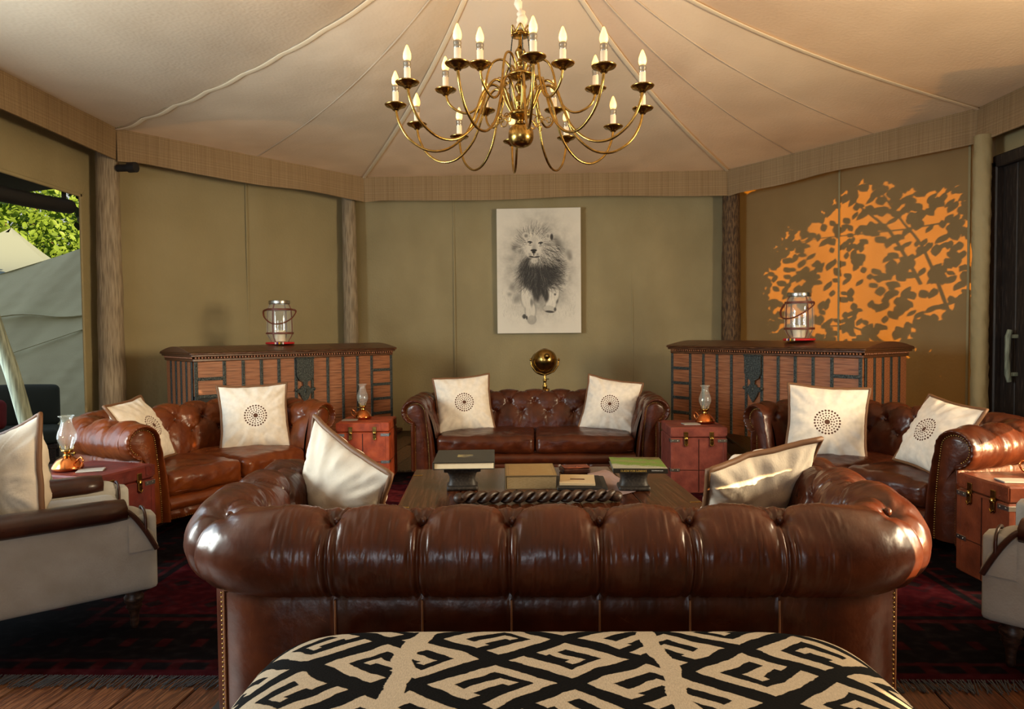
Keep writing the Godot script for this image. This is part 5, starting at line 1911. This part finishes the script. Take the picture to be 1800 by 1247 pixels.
	dab(0.62, 0.33, 0.12, 0.18, 0.70, 0.9, 0.5)
	for i in 900:
		var a := rng.randf_range(-PI * 1.05, PI * 0.42)
		var r := rng.randf_range(0.10, 0.20)
		var u := 0.46 + cos(a) * r * 1.0
		var v := 0.30 + sin(a) * r * 0.75
		hair(u, v, a + rng.randf_range(-0.4, 0.4), rng.randf_range(0.04, 0.11), 1.0, [0.95, 0.9, 0.75, 0.45, 0.2][rng.randi() % 5], 0.7, 0.5)
	for i in 260:
		var u := rng.randf_range(0.56, 0.74)
		var v := rng.randf_range(0.30, 0.45)
		hair(u, v, rng.randf_range(-0.1, 0.8), rng.randf_range(0.05, 0.1), 1.0, 0.12 if rng.randf() < 0.5 else 0.92, 0.75, 0.4)
	# ears
	dab(0.345, 0.215, 0.055, 0.05, 0.86, 0.9, 0.4)
	dab(0.35, 0.218, 0.032, 0.03, 0.45, 0.7, 0.7)
	dab(0.63, 0.225, 0.06, 0.055, 0.85, 0.9, 0.4)
	dab(0.655, 0.23, 0.025, 0.05, 0.14, 0.85, 0.6)
	dab(0.61, 0.222, 0.025, 0.03, 0.55, 0.7, 0.7)
	# face
	dab(0.445, 0.30, 0.115, 0.16, 0.9, 0.9, 0.5)
	for i in 150: hair(rng.randf_range(0.35, 0.55), rng.randf_range(0.19, 0.34), -PI / 2 + rng.randf_range(-0.6, 0.6), 0.03, 0.8, [0.95, 0.7, 0.5][rng.randi() % 3], 0.5)
	dab(0.445, 0.25, 0.06, 0.06, 0.76, 0.6, 0.8)
	dab(0.445, 0.325, 0.04, 0.10, 0.66, 0.7, 0.7)
	for e in [[0.395, 0.277, 0.12], [0.522, 0.284, -0.15]]:
		dab(e[0], e[1] - 0.008, 0.036, 0.016, 0.1, 0.95, 0.5, e[2])
		dab(e[0], e[1], 0.026, 0.014, 0.75, 0.95, 0.4, e[2])
		dab(e[0] + 0.002, e[1] - 0.001, 0.011, 0.011, 0.08, 0.95, 0.4)
		dab(e[0], e[1] + 0.016, 0.03, 0.008, 0.35, 0.6, 0.7, e[2])
	dab(0.44, 0.335, 0.046, 0.018, 0.1, 0.95, 0.4)
	dab(0.44, 0.350, 0.028, 0.018, 0.1, 0.95, 0.5)
	dab(0.44, 0.366, 0.008, 0.026, 0.2, 0.8, 0.6)
	dab(0.39, 0.368, 0.045, 0.035, 0.84, 0.8, 0.5)
	dab(0.49, 0.370, 0.045, 0.035, 0.82, 0.8, 0.5)
	dab(0.415, 0.386, 0.045, 0.011, 0.1, 0.9, 0.5, 0.2)
	dab(0.475, 0.388, 0.05, 0.011, 0.1, 0.9, 0.5, -0.12)
	dab(0.445, 0.418, 0.065, 0.045, 0.88, 0.9, 0.5)
	for i in 130: hair(rng.randf_range(0.38, 0.52), rng.randf_range(0.41, 0.45), PI / 2 + rng.randf_range(-0.5, 0.5), 0.05, 0.8, [0.92, 0.8, 0.5][rng.randi() % 3], 0.5)
	for i in 120: hair(rng.randf_range(0.52, 0.6), rng.randf_range(0.33, 0.44), rng.randf_range(0.2, 1.2), 0.06, 0.8, [0.92, 0.8, 0.4][rng.randi() % 3], 0.5)
	for i in 90: hair(rng.randf_range(0.29, 0.36), rng.randf_range(0.30, 0.40), PI - rng.randf_range(0.6, 1.6), 0.05, 0.8, [0.9, 0.75, 0.4][rng.randi() % 3], 0.5)
	for i in 60:
		var s := -1.0 if i % 2 else 1.0
		dab(0.44 + s * rng.randf_range(0.03, 0.06), rng.randf_range(0.358, 0.378), 0.003, 0.003, 0.35, 0.6, 0.5)
	var im := Image.create_empty(pw, ph, false, Image.FORMAT_RGB8)
	for y in ph:
		for x in pw:
			var g := clampf(pic[y * pw + x], 0.03, 1.0)
			im.set_pixel(x, y, Color(g * 0.98, g * 0.96, g * 0.9).lerp(Color(0.13, 0.09, 0.07), 0.12 * (1.0 - g)))
	return ImageTexture.create_from_image(im)

func picture() -> void:
	var t := thing("framed_picture", "tall black and white canvas print of a running lion on the back wall", "picture", Vector3(0.332, 1.9, -8.245), -3.0)
	var b := MB.new()
	b.box(Vector3(0, 0, 0.0), Vector3(1.01, 1.5, 0.045), 0.003)
	part("canvas", b, mat(hexc(206, 198, 180), 0.7), t)
	var m := mat(Color.WHITE, 0.65)
	m.albedo_texture = lion_picture()
	var p := PackedVector3Array()
	var uvs := PackedVector2Array()
	for i in 2:
		for j in 2:
			p.append(Vector3((i - 0.5) * 1.003, (0.5 - j) * 1.493, 0.0232))
			uvs.append(Vector2(i, j))
	var f := MB.new()
	f.grid(p, 2, 2, false, uvs)
	part("print", f, m, t)

func tripod_lamp() -> void:
	var t := thing("tripod_lamp", "brass searchlight lamp on a tripod standing behind the back sofa", "lamp", Vector3(0.33, 0, -6.9), 0.0)
	var h := MB.new()
	var bs := Basis(Vector3.UP, 0.1) * Basis(Vector3.RIGHT, deg_to_rad(72))
	h.lathe(Vector3(0.005, 0.885, 0.0), [[0.118, -0.13], [0.132, -0.13], [0.135, -0.12], [0.134, -0.1], [0.128, -0.095], [0.127, -0.05], [0.122, 0.0], [0.107, 0.045], [0.08, 0.085], [0.045, 0.108], [0.0, 0.115]], 40, bs)
	h.lathe(Vector3(0.005, 0.885, 0.0), [[0.0, 0.11], [0.028, 0.112], [0.03, 0.125], [0.02, 0.135], [0.012, 0.15], [0.0, 0.152]], 20, bs)
	part("lamp_head", h, M.brass, t, "", "polished brass lamp head")
	var y := MB.new()
	y.tube([Vector3(-0.14, 0.885, 0), Vector3(-0.135, 0.83, 0.01), Vector3(-0.09, 0.765, 0.02), Vector3(0, 0.735, 0.02), Vector3(0.09, 0.765, 0.02), Vector3(0.135, 0.83, 0.01), Vector3(0.14, 0.885, 0)], 0.008, 8)
	for s in [-1.0, 1.0]: y.ball(Vector3(s * 0.142, 0.885, 0), Vector3(0.012, 0.016, 0.016), 10, 6)
	part("yoke", y, M.brass, t)
	var s := MB.new()
	s.lathe(Vector3.ZERO, [[0.0, 0.58], [0.022, 0.58], [0.024, 0.62], [0.018, 0.63], [0.014, 0.66], [0.02, 0.67], [0.02, 0.685], [0.012, 0.69], [0.014, 0.72], [0.01, 0.74], [0.0, 0.745]], 18)
	s.tube([Vector3(0.0, 0.69, 0.0), Vector3(0.04, 0.69, 0.01)], 0.005, 6)
	s.lathe(Vector3.ZERO, [[0.0, 0.545], [0.05, 0.545], [0.052, 0.56], [0.05, 0.578], [0.0, 0.582]], 18)
	part("stem", s, M.brass, t)
	for i in 3:
		var a := TAU * i / 3 + 0.4
		var l := MB.new()
		var o := Vector3(sin(a), 0, cos(a))
		l.tube([o * 0.05 + Vector3(0, 0.575, 0), o * 0.28 + Vector3(0, 0.008, 0)], [0.016, 0.010], 10)
		var lg := part("leg", l, M.darkwood, t)
		var c := MB.new()
		c.tube([o * 0.047 + Vector3(0, 0.585, 0), o * 0.085 + Vector3(0, 0.49, 0)], 0.021, 10)
		piece("brass_clamp", c.mesh(), M.brass, lg)

# ---------------------------------------------------------------- outside
func leaf_mesh(l: float, w: float) -> ArrayMesh:
	var p := PackedVector3Array()
	for i in 5:
		var t := i / 4.0
		var ww := w * sin(PI * clampf(t * 0.92 + 0.06, 0, 1))
		p.append(Vector3(-ww, 0.12 * ww, t * l)); p.append(Vector3(0, -0.02 * l * sin(PI * t), t * l)); p.append(Vector3(ww, 0.12 * ww, t * l))
	var mb := MB.new()
	mb.grid(p, 5, 3)
	return mb.mesh()

func leaves(called: String, parent: Node3D, where: Array, me: Mesh, m: Material, rng: RandomNumberGenerator, lo: float, hi: float, hanging := false) -> void:
	var mm := MultiMesh.new()
	mm.transform_format = MultiMesh.TRANSFORM_3D
	mm.mesh = me
	mm.instance_count = where.size()
	for i in where.size():
		var b := Basis.from_euler(Vector3(rng.randf_range(-1.2, 1.2), rng.randf_range(0, TAU), rng.randf_range(-1.2, 1.2))).scaled(Vector3.ONE * rng.randf_range(lo, hi))
		if hanging: b = (Basis(Vector3.UP, rng.randf_range(-0.7, 0.7) + 1.08) * Basis(Vector3.BACK, rng.randf_range(-0.9, 0.9)) * Basis(Vector3.RIGHT, PI / 2 + rng.randf_range(-0.4, 0.4))).scaled(Vector3.ONE * rng.randf_range(lo, hi))
		mm.set_instance_transform(i, Transform3D(b, where[i]))
	var o := MultiMeshInstance3D.new()
	o.multimesh = mm
	o.material_override = m
	o.name = called
	parent.add_child(o, true)
	o.set_meta("kind", "stuff")

func outside() -> void:
	var rng := RandomNumberGenerator.new()
	rng.seed = 77
	var g := MB.new()
	g.box(Vector3(0, -0.42, -6), Vector3(90, 0.4, 90), 0.01)
	struct("ground", g, M.soil, "pale dusty ground outside the tent")
	# the neighbouring tent seen through the left opening
	var t := thing("canvas_tent", "large grey green canvas tent seen through the left opening", "tent", Vector3(-6.6, -0.2, -9.3), 8.0)
	var f := FastNoiseLite.new()
	f.frequency = 1.0
	f.seed = 9
	var p := PackedVector3Array()
	for i in 70:
		for j in 70:
			var u := i / 69.0
			var v := j / 69.0
			var x := lerpf(-3.6, 3.2, u)
			var top := 2.22 + 0.335 * (x + 1.0) if x < 2.0 else 3.23 - 0.5 * (x - 2.0)
			var y := lerpf(0.16 + 0.0 * x, top, v)
			var z := -0.9 * pow(v, 1.3)
			z += 0.05 * f.get_noise_2d(x * 2.2 - y * 1.3, y * 0.5) + 0.05 * maxf(0.0, sin(x * 5.0 + 0.8 * y)) * exp(-v * 7.0) + 0.03 * sin((x * 0.9 - y) * 5.0) * pow(v, 2.0)
			p.append(Vector3(x, y, z))
	var mb := MB.new()
	mb.grid(p, 70, 70)
	part("wall_canvas", mb, M.canvas, t)
	var q := PackedVector3Array()
	for i in 30:
		var x := lerpf(-3.6, 3.2, i / 29.0)
		var top := 2.22 + 0.335 * (x + 1.0) if x < 2.0 else 3.23 - 0.5 * (x - 2.0)
		for j in 8: q.append(Vector3(x, top - 0.06 * sin(j / 7.0 * PI) - 0.35 * j / 7.0, -0.9 - 3.0 * j / 7.0))
	mb = MB.new()
	mb.grid(q, 30, 8)
	part("roof_canvas", mb, M.canvas, t)
	mb = MB.new()
	var sp := []
	for i in 60:
		var x := lerpf(-3.5, 3.1, i / 59.0)
		sp.append(Vector3(x, 1.66 + 0.02 * sin(i * 0.7), -0.45 + 0.05 * f.get_noise_2d(x * 2.2 - 1.6 * 1.3, 0.8) + 0.02))
	mb.tube(sp, 0.05, 6, false, true, 0.25)
	sp = []
	for i in 30: sp.append(Vector3(lerpf(-2.6, 1.0, i / 29.0), lerpf(0.3, 1.62, i / 29.0), lerpf(-0.02, -0.40, i / 29.0) + 0.03))
	mb.tube(sp, 0.02, 6, false, true, 0.3)
	part("seam", mb, M.canvas, t)
	mb = MB.new()
	mb.tube([Vector3(-3.6, 0.15, 0.05), Vector3(0, 0.14, 0.05), Vector3(3.2, 0.10, 0.05)], 0.02, 6)
	part("ground_rope", mb, M.rope, t)
	t = thing("pale_tent", "small pale tent roof beyond the grey tent, far behind the left opening", "tent", Vector3(-12.2, 0, -16.2), 20.0)
	mb = MB.new()
	var pk := Vector3(0.35, 3.75, 0)
	var cn := [Vector3(-2.2, 2.5, 1.8), Vector3(2.2, 2.5, 1.8), Vector3(2.2, 2.5, -1.8), Vector3(-2.2, 2.5, -1.8)]
	for k in 4:
		var pp := PackedVector3Array()
		for i in 9:
			for j in 9:
				var e: Vector3 = Vector3(cn[k]).lerp(cn[(k + 1) % 4], i / 8.0)
				var s := j / 8.0
				pp.append(e.lerp(pk, s) - Vector3(0, 0.25 * sin(PI * s), 0))
		mb.grid(pp, 9, 9, true)
	part("roof", mb, M.palecanvas, t)
	mb = MB.new()
	for k in 4: mb.poly([cn[k], cn[(k + 1) % 4], Vector3(cn[(k + 1) % 4]) * Vector3(1, 0, 1) - Vector3(0, 0.2, 0), Vector3(cn[k]) * Vector3(1, 0, 1) - Vector3(0, 0.2, 0)], (Vector3(cn[k]) + cn[(k + 1) % 4]).normalized() * Vector3(1, 0, 1))
	part("side_walls", mb, M.canvas, t)
	# rolled black blind along the top of the opening, and the outer fly
	mb = MB.new()
	var rp := []
	for i in 30:
		var s := i / 29.0
		rp.append(Vector3(-3.82, 2.335 - 0.02 * s - 0.09 * sin(PI * s * 0.9), lerpf(-3.2, -5.95, s)))
	mb.tube(rp, 0.062, 12)
	for z in [-5.88, -4.2]:
		mb.box(Vector3(-3.82, 2.36, z), Vector3(0.012, 0.2, 0.05), 0.002)
	single("rolled_blind", mb, M.black, "black rolled blind sagging along the top of the left opening", "blind")
	var fp := PackedVector3Array()
	for i in 30:
		for j in 20:
			var u := i / 29.0
			var v := j / 19.0
			fp.append(Vector3(lerpf(-3.80, -6.2, v), 2.62 - 0.12 * v - 0.22 * v * v - 0.16 * sin(PI * u) * sin(PI * v), lerpf(-1.0, -6.6, u)))
	mb = MB.new()
	mb.grid(fp, 30, 20)
	single("fly_sheet", mb, M.fly, "dark green fly sheet hanging outside above the left opening", "awning")
	# seats on the deck outside, half hidden at the left edge
	t = thing("garden_bench", "dark cushioned bench outside at the left edge, beyond the leaning pole", "bench", Vector3(-5.65, -0.3, -7.3), 30.0)
	mb = MB.new()
	mb.puff(Vector3(0, 0.38, 0), Vector3(1.3, 0.16, 0.6), 0.05, Vector3(0, 0.03, 0.01), null, 0.0, 20)
	part("seat_cushion", mb, M.fly, t)
	mb = MB.new()
	mb.puff(Vector3(0, 0.68, -0.28), Vector3(1.3, 0.46, 0.16), 0.06, Vector3(0, 0.02, 0.03), null, 0.0, 20)
	part("back_cushion", mb, M.fly, t)
	mb = MB.new()
	for sx in [-1.0, 1.0]:
		for sz in [-1.0, 1.0]: mb.box(Vector3(sx * 0.6, 0.15, sz * 0.26), Vector3(0.06, 0.3, 0.06), 0.006)
	mb.box(Vector3(0, 0.27, 0), Vector3(1.3, 0.05, 0.6), 0.006)
	part("frame", mb, M.darkwood, t)
	mb = MB.new()
	mb.puff(Vector3.ZERO, Vector3(0.34, 0.3, 0.14), 0.06, Vector3(0, 0.01, 0.03), null, 0.0, 14)
	var rc := single("outdoor_cushion", mb, mat(hexc(120, 34, 40), 0.8), "small dark red cushion on the bench outside at the left edge", "cushion")
	rc.position = Vector3(-5.40, 0.36, -6.98)
	rc.rotation_degrees = Vector3(-15, 30, 0)
	# trees beyond
	var lm := leaf_mesh(0.15, 0.045)
	for k in 3:
		var at: Vector3 = [Vector3(-13.6, -0.2, -19.5), Vector3(-16.6, -0.2, -19.0), Vector3(-11.2, -0.2, -22.5)][k]
		var tr := thing("leafy_tree", ["sunlit leafy green tree above the grey tent, right of the pair", "leafy green tree at the far left edge behind the pale tent", "leafy tree deepest in the background above the grey tent"][k], "tree", at, 0.0, "")
		var wh := []
		for i in 9000:
			var d := Vector3(rng.randfn(), rng.randfn() * 0.8, rng.randfn()).normalized() * pow(rng.randf(), 0.3)
			wh.append(Vector3(0, 4.0, 0) + d * Vector3(2.5, 2.6, 2.3) * (1.0 + 0.25 * sin(d.x * 7.0) * sin(d.y * 8.0)))
		leaves("foliage", tr, wh, lm, M.leaf, rng, 0.8, 1.7)
		mb = MB.new()
		mb.tube([Vector3(0, 0, 0), Vector3(0.1, 1.5, 0), Vector3(0, 3.0, 0.1), Vector3(0.1, 5.0, 0)], [0.22, 0.18, 0.13, 0.05], 10)
		for i in 5:
			var a := i * 1.3
			mb.tube([Vector3(0.05, 2.2 + i * 0.35, 0), Vector3(cos(a) * 0.9, 3.2 + i * 0.3, sin(a) * 0.9), Vector3(cos(a) * 1.7, 4.0 + i * 0.3, sin(a) * 1.7)], [0.08, 0.05, 0.02], 7)
		part("trunk", mb, M.trunkbark, tr)
	shade_trees(rng)
	added_window_tree(rng)
	unseen_side_tree(rng)

func shade_trees(rng: RandomNumberGenerator) -> void:
	# trees on the sunny side outside the right wall: their leaves dapple the canvas
	var d := SUN.normalized()
	var ea := Vector3(-d.z, 0, d.x).normalized()       # across the sun, level
	if ea.z < 0: ea = -ea
	var hole := Vector3(3.25, 1.72, -6.9)                 # the middle of the dappled cloth
	var at := hole - d * 4.3
	var lm := leaf_mesh(0.088, 0.026)
	var f := FastNoiseLite.new()
	f.frequency = 1.0
	f.seed = 15
	for k in 1:
		var c0: float = [0.0, 3.2, 6.2][k]
		var tr := thing("unseen_shade_tree", ["leafy tree outside the right wall whose shade falls on the canvas", "dense leafy tree outside beside the right opening", "dense leafy tree outside near the tent front"][k], "tree", Vector3(at.x + ea.x * (c0 + 1.6), -0.2, at.z + ea.z * (c0 + 1.6)), 0.0, "")
		var wh := []
		var n := 44000
		for i in n:
			var a := rng.randf_range(-2.6, 1.6) if k == 0 else rng.randf_range(-1.7, 1.7)
			var b := rng.randf_range(-1.5, 1.2 if a > -0.8 else 1.8)
			var dep := rng.randf_range(-0.4, 0.4)
			if k == 0:
				var rr: float = sqrt(pow((a + 0.02) / 0.66, 2) + pow((b + 0.02) / 0.92, 2)) + 0.22 * f.get_noise_2d(a * 2.2, b * 2.2)
				var twig := f.get_noise_2d(a * 7.0 + 40.0, b * 3.6)
				if rr < 1.0 and rng.randf() > maxf(lerpf(0.012, 0.15, smoothstep(-0.2, 0.3, twig)), 0.3 * smoothstep(0.72, 1.0, rr)): continue
			else:
				if b < -1.0 + 0.25 * f.get_noise_2d(a * 2.0, k * 9.0): continue
			var w := at + ea * (a + c0) + Vector3.UP * b - d * dep
			wh.append(w - tr.position)
		leaves("foliage", tr, wh, lm, M.shade, rng, 0.7, 1.25, true)
		var mb := MB.new()
		mb.tube([Vector3(0, 0, 0), Vector3(0.03, 0.8, 0), Vector3(0.0, 1.5, 0.05), Vector3(0.05, 2.6, 0)], [0.11, 0.09, 0.07, 0.03], 10)
		if k == 0:
			for br in [[-0.9, -0.55, 0.75, 0.9], [-1.2, -0.2, 0.35, 1.0], [1.2, 0.2, -0.5, 0.4], [-1.3, -0.9, -0.2, -0.3]]:
				var q := []
				for i in 9:
					var s := i / 8.0
					q.append(at + ea * lerpf(br[0] * 0.5 + 0.9, br[2] * 0.5 - 0.3, s) + Vector3.UP * lerpf(br[1], br[3], s) + Vector3(0, 0.07 * sin(s * 7.0 + br[0]), 0) - tr.position)
				mb.tube(q, [0.012, 0.011, 0.010, 0.009, 0.008, 0.007, 0.006, 0.005, 0.004], 6)
		part("trunk", mb, M.trunkbark, tr)

func added_window_tree(rng: RandomNumberGenerator) -> void:
	# a bushy tree added out of view to keep low sun off the right window
	var d := SUN.normalized()
	var at := Vector3(4.05, 1.62, -1.9) - d * 3.4
	var tr := thing("unseen_shade_tree", "added bushy tree out of view, blocking sun at the right hand window", "tree", Vector3(at.x, -0.2, at.z), 0.0, "")
	var wh := []
	for i in 6000:
		var v := Vector3(rng.randf_range(-0.3, 0.3), rng.randf_range(-0.45, 0.7), rng.randf_range(-0.85, 0.85))
		wh.append(at + v - tr.position)
	leaves("foliage", tr, wh, leaf_mesh(0.115, 0.034), M.shade, rng, 0.7, 1.25)
	var mb := MB.new()
	mb.tube([Vector3(0, 0, 0), Vector3(0.03, 0.8, 0), Vector3(0.0, 1.5, 0.05), Vector3(0.05, 2.6, 0)], [0.11, 0.09, 0.07, 0.03], 10)
	part("trunk", mb, M.trunkbark, tr)

func unseen_side_tree(rng: RandomNumberGenerator) -> void:
	# unseen leaves placed between the two tents to shade the upper grey canvas
	var tr := thing("unseen_shade_tree", "unseen leafy tree between the tents, placed to shade the grey tent", "tree", Vector3(-4.3, -0.2, -8.9), 0.0, "")
	var wh := []
	for i in 20000: wh.append(Vector3(rng.randf_range(-4.8, -4.0), rng.randf_range(2.4, 4.9), rng.randf_range(-11.2, -7.5)) - tr.position)
	leaves("foliage", tr, wh, leaf_mesh(0.115, 0.034), M.shade, rng, 0.7, 1.25)
	var mb := MB.new()
	mb.tube([Vector3(0, 0, 0), Vector3(0.03, 1.0, 0.1), Vector3(0.0, 2.2, 0.2), Vector3(0.05, 3.6, 0.4)], [0.11, 0.09, 0.07, 0.03], 10)
	part("trunk", mb, M.trunkbark, tr)

# ---------------------------------------------------------------- the scene
func _ready() -> void:
	view_and_light()
	materials()
	tent()
	floor_boards()
	door_and_flap()
	outside()
	rug()
	make_sofa("brown leather chesterfield sofa nearest the camera, seen from behind", 2.16, Vector3(0.115, 0.0165, -2.13), 178.6, 7, 3, M.leather, 0.0042, 4).scale.y = 1.045
	make_sofa("brown leather chesterfield sofa below the lion picture, facing the camera", 2.15, Vector3(0.19, 0.0165, -5.78), -2.0, 7, 3, M.leather, 0.011, 5).scale.y = 0.965
	make_sofa("tan brown leather chesterfield sofa in front of the left chest", 1.62, Vector3(-2.155, 0.0165, -4.677), 59.1, 5, 3, M.tan, 0.011, 6).scale = Vector3(1, 1.0, 1.1)
	make_sofa("dark brown leather chesterfield sofa in front of the right chest", 1.62, Vector3(2.345, 0.0165, -4.22), -65.9, 5, 3, M.leather, 0.011, 7).scale.y = 0.995
	M.motif = mat(Color.WHITE, 0.85)
	M.motif.albedo_texture = motif_texture()
	var gp := "cream pillows with brown trim"
	make_pillow("cream pillow leaning on the near arm of the left sofa, motif turned away", Vector3(-2.29, 0.575, -4.2), Vector3(-28, 92, 3), 0.43, 0.17, 1, 0.0, true, gp)
	make_pillow("cream pillow with dotted circle motif sitting upright on the left sofa", Vector3(-1.87, 0.57, -4.93), Vector3(-14, 26, 1), 0.47, 0.17, 2, 0.0, true, gp)
	make_pillow("cream pillow with dotted motif at the left end of the back sofa", Vector3(-0.415, 0.56, -5.79), Vector3(-17, 8, 4), 0.48, 0.18, 3, 0.0, true, gp)
	make_pillow("cream pillow with dotted motif at the right end of the back sofa", Vector3(0.83, 0.54, -5.75), Vector3(-17, -14, -9), 0.46, 0.17, 4, 0.0, true, gp)
	make_pillow("large cream pillow with dotted motif beside the right chest's lock", Vector3(2.04, 0.56, -4.42), Vector3(-12, -22, -3), 0.48, 0.18, 5, 0.0, true, gp)
	make_pillow("cream pillow leaning in the near arm of the right sofa, motif seen aslant", Vector3(2.40, 0.56, -3.84), Vector3(-27, -82, -6), 0.43, 0.19, 6, 0.0, true, gp)
	make_pillow("plain pale pillow standing on the nearest sofa at its left end", Vector3(-0.61, 0.585, -2.42), Vector3(6, -40, -22), 0.43, 0.20, 7, 0.0, false, gp)
	make_pillow("creased sunlit pillow slumped on the nearest sofa at its right end", Vector3(0.85, 0.57, -2.42), Vector3(30, 24, 14), 0.44, 0.18, 8, 0.16, false, gp)
	make_pillow("plain pillow with dark trim on the armchair at the left edge", Vector3(-1.99, 0.60, -2.70), Vector3(-8, -30, 17), 0.42, 0.18, 9, 0.0, false, gp)
	coffee_table()
	table_things()
	make_trunk("orange brown leather trunk between the left and back sofas", Vector3(-1.155, 0.014, -5.41), 1.0, Vector3(0.4, 0.47, 0.4), M.trunk)
	make_trunk("dusky red leather trunk between the back and right sofas", Vector3(1.325, 0.014, -5.0), -3.0, Vector3(0.39, 0.47, 0.4), M.redtrunk)
	make_trunk("dark red leather trunk at the left edge beside the cream armchair", Vector3(-2.17, 0.014, -3.505), 73.0, Vector3(0.37, 0.47, 0.42), M.darktrunk)
	make_trunk("sunlit brown leather trunk at the right edge beside the right sofa", Vector3(2.345, 0.014, -3.08), -88.0, Vector3(0.32, 0.47, 0.44), M.browntrunk)
	make_lamp("copper oil lamp with tall glass chimney on the trunk at the left edge", Vector3(-2.27, 0.484, -3.46), -20.0, 1.0)
	make_lamp("copper oil lamp on the orange trunk in front of the left chest", Vector3(-1.2, 0.484, -5.45), 160.0, 1.0)
	make_lamp("copper oil lamp on the dusky red trunk in front of the right chest", Vector3(1.42, 0.484, -5.02), 120.0, 1.0)
	make_lamp("copper oil lamp mostly out of frame on the sunlit trunk at the right edge", Vector3(2.44, 0.484, -3.1), 165.0, 1.0)
	make_chest("old wooden chest with iron straps behind the left sofa, a front board missing", Vector3(-1.92, 0, -6.29), 45.0, 1.96, 0.66, 1.03, true)
	make_chest("old wooden chest with iron straps behind the right sofa, under leaf shadows", Vector3(2.13, 0, -6.0), -56.0, 1.94, 0.68, 1.03, false)
	make_jar("glass jar lantern with leather straps on the left wooden chest", Vector3(-2.19, 1.0725, -6.45), 10.0)
	make_jar("glass jar lantern with leather straps on the right wooden chest", Vector3(2.47, 1.0725, -5.87), -60.0)
	picture()
	tripod_lamp()
	chandelier()
	make_armchair("cream upholstered armchair with dark leather arm pads at the left edge", Vector3(-1.94, 0.0165, -2.66), 128.5)
	make_armchair("cream upholstered armchair with dark leather arm pads at the right edge", Vector3(2.13, 0.0165, -2.24), -135.4)
	ottoman()
	var mb := MB.new()
	mb.tube(curve([Vector3(-2.04, 0.013, -3.2), Vector3(-2.13, 0.36, -3.15), Vector3(-2.2, 0.72, -3.1), Vector3(-2.25, 1.0, -3.07), Vector3(-2.3, 1.2, -3.05), Vector3(-2.44, 1.8, -3.0), Vector3(-2.5, 2.1, -2.98)], 6), 0.03, 14)
	single("leaning_pole", mb, M.greypole, "grey green wooden pole leaning at the left edge behind the pillow", "pole")
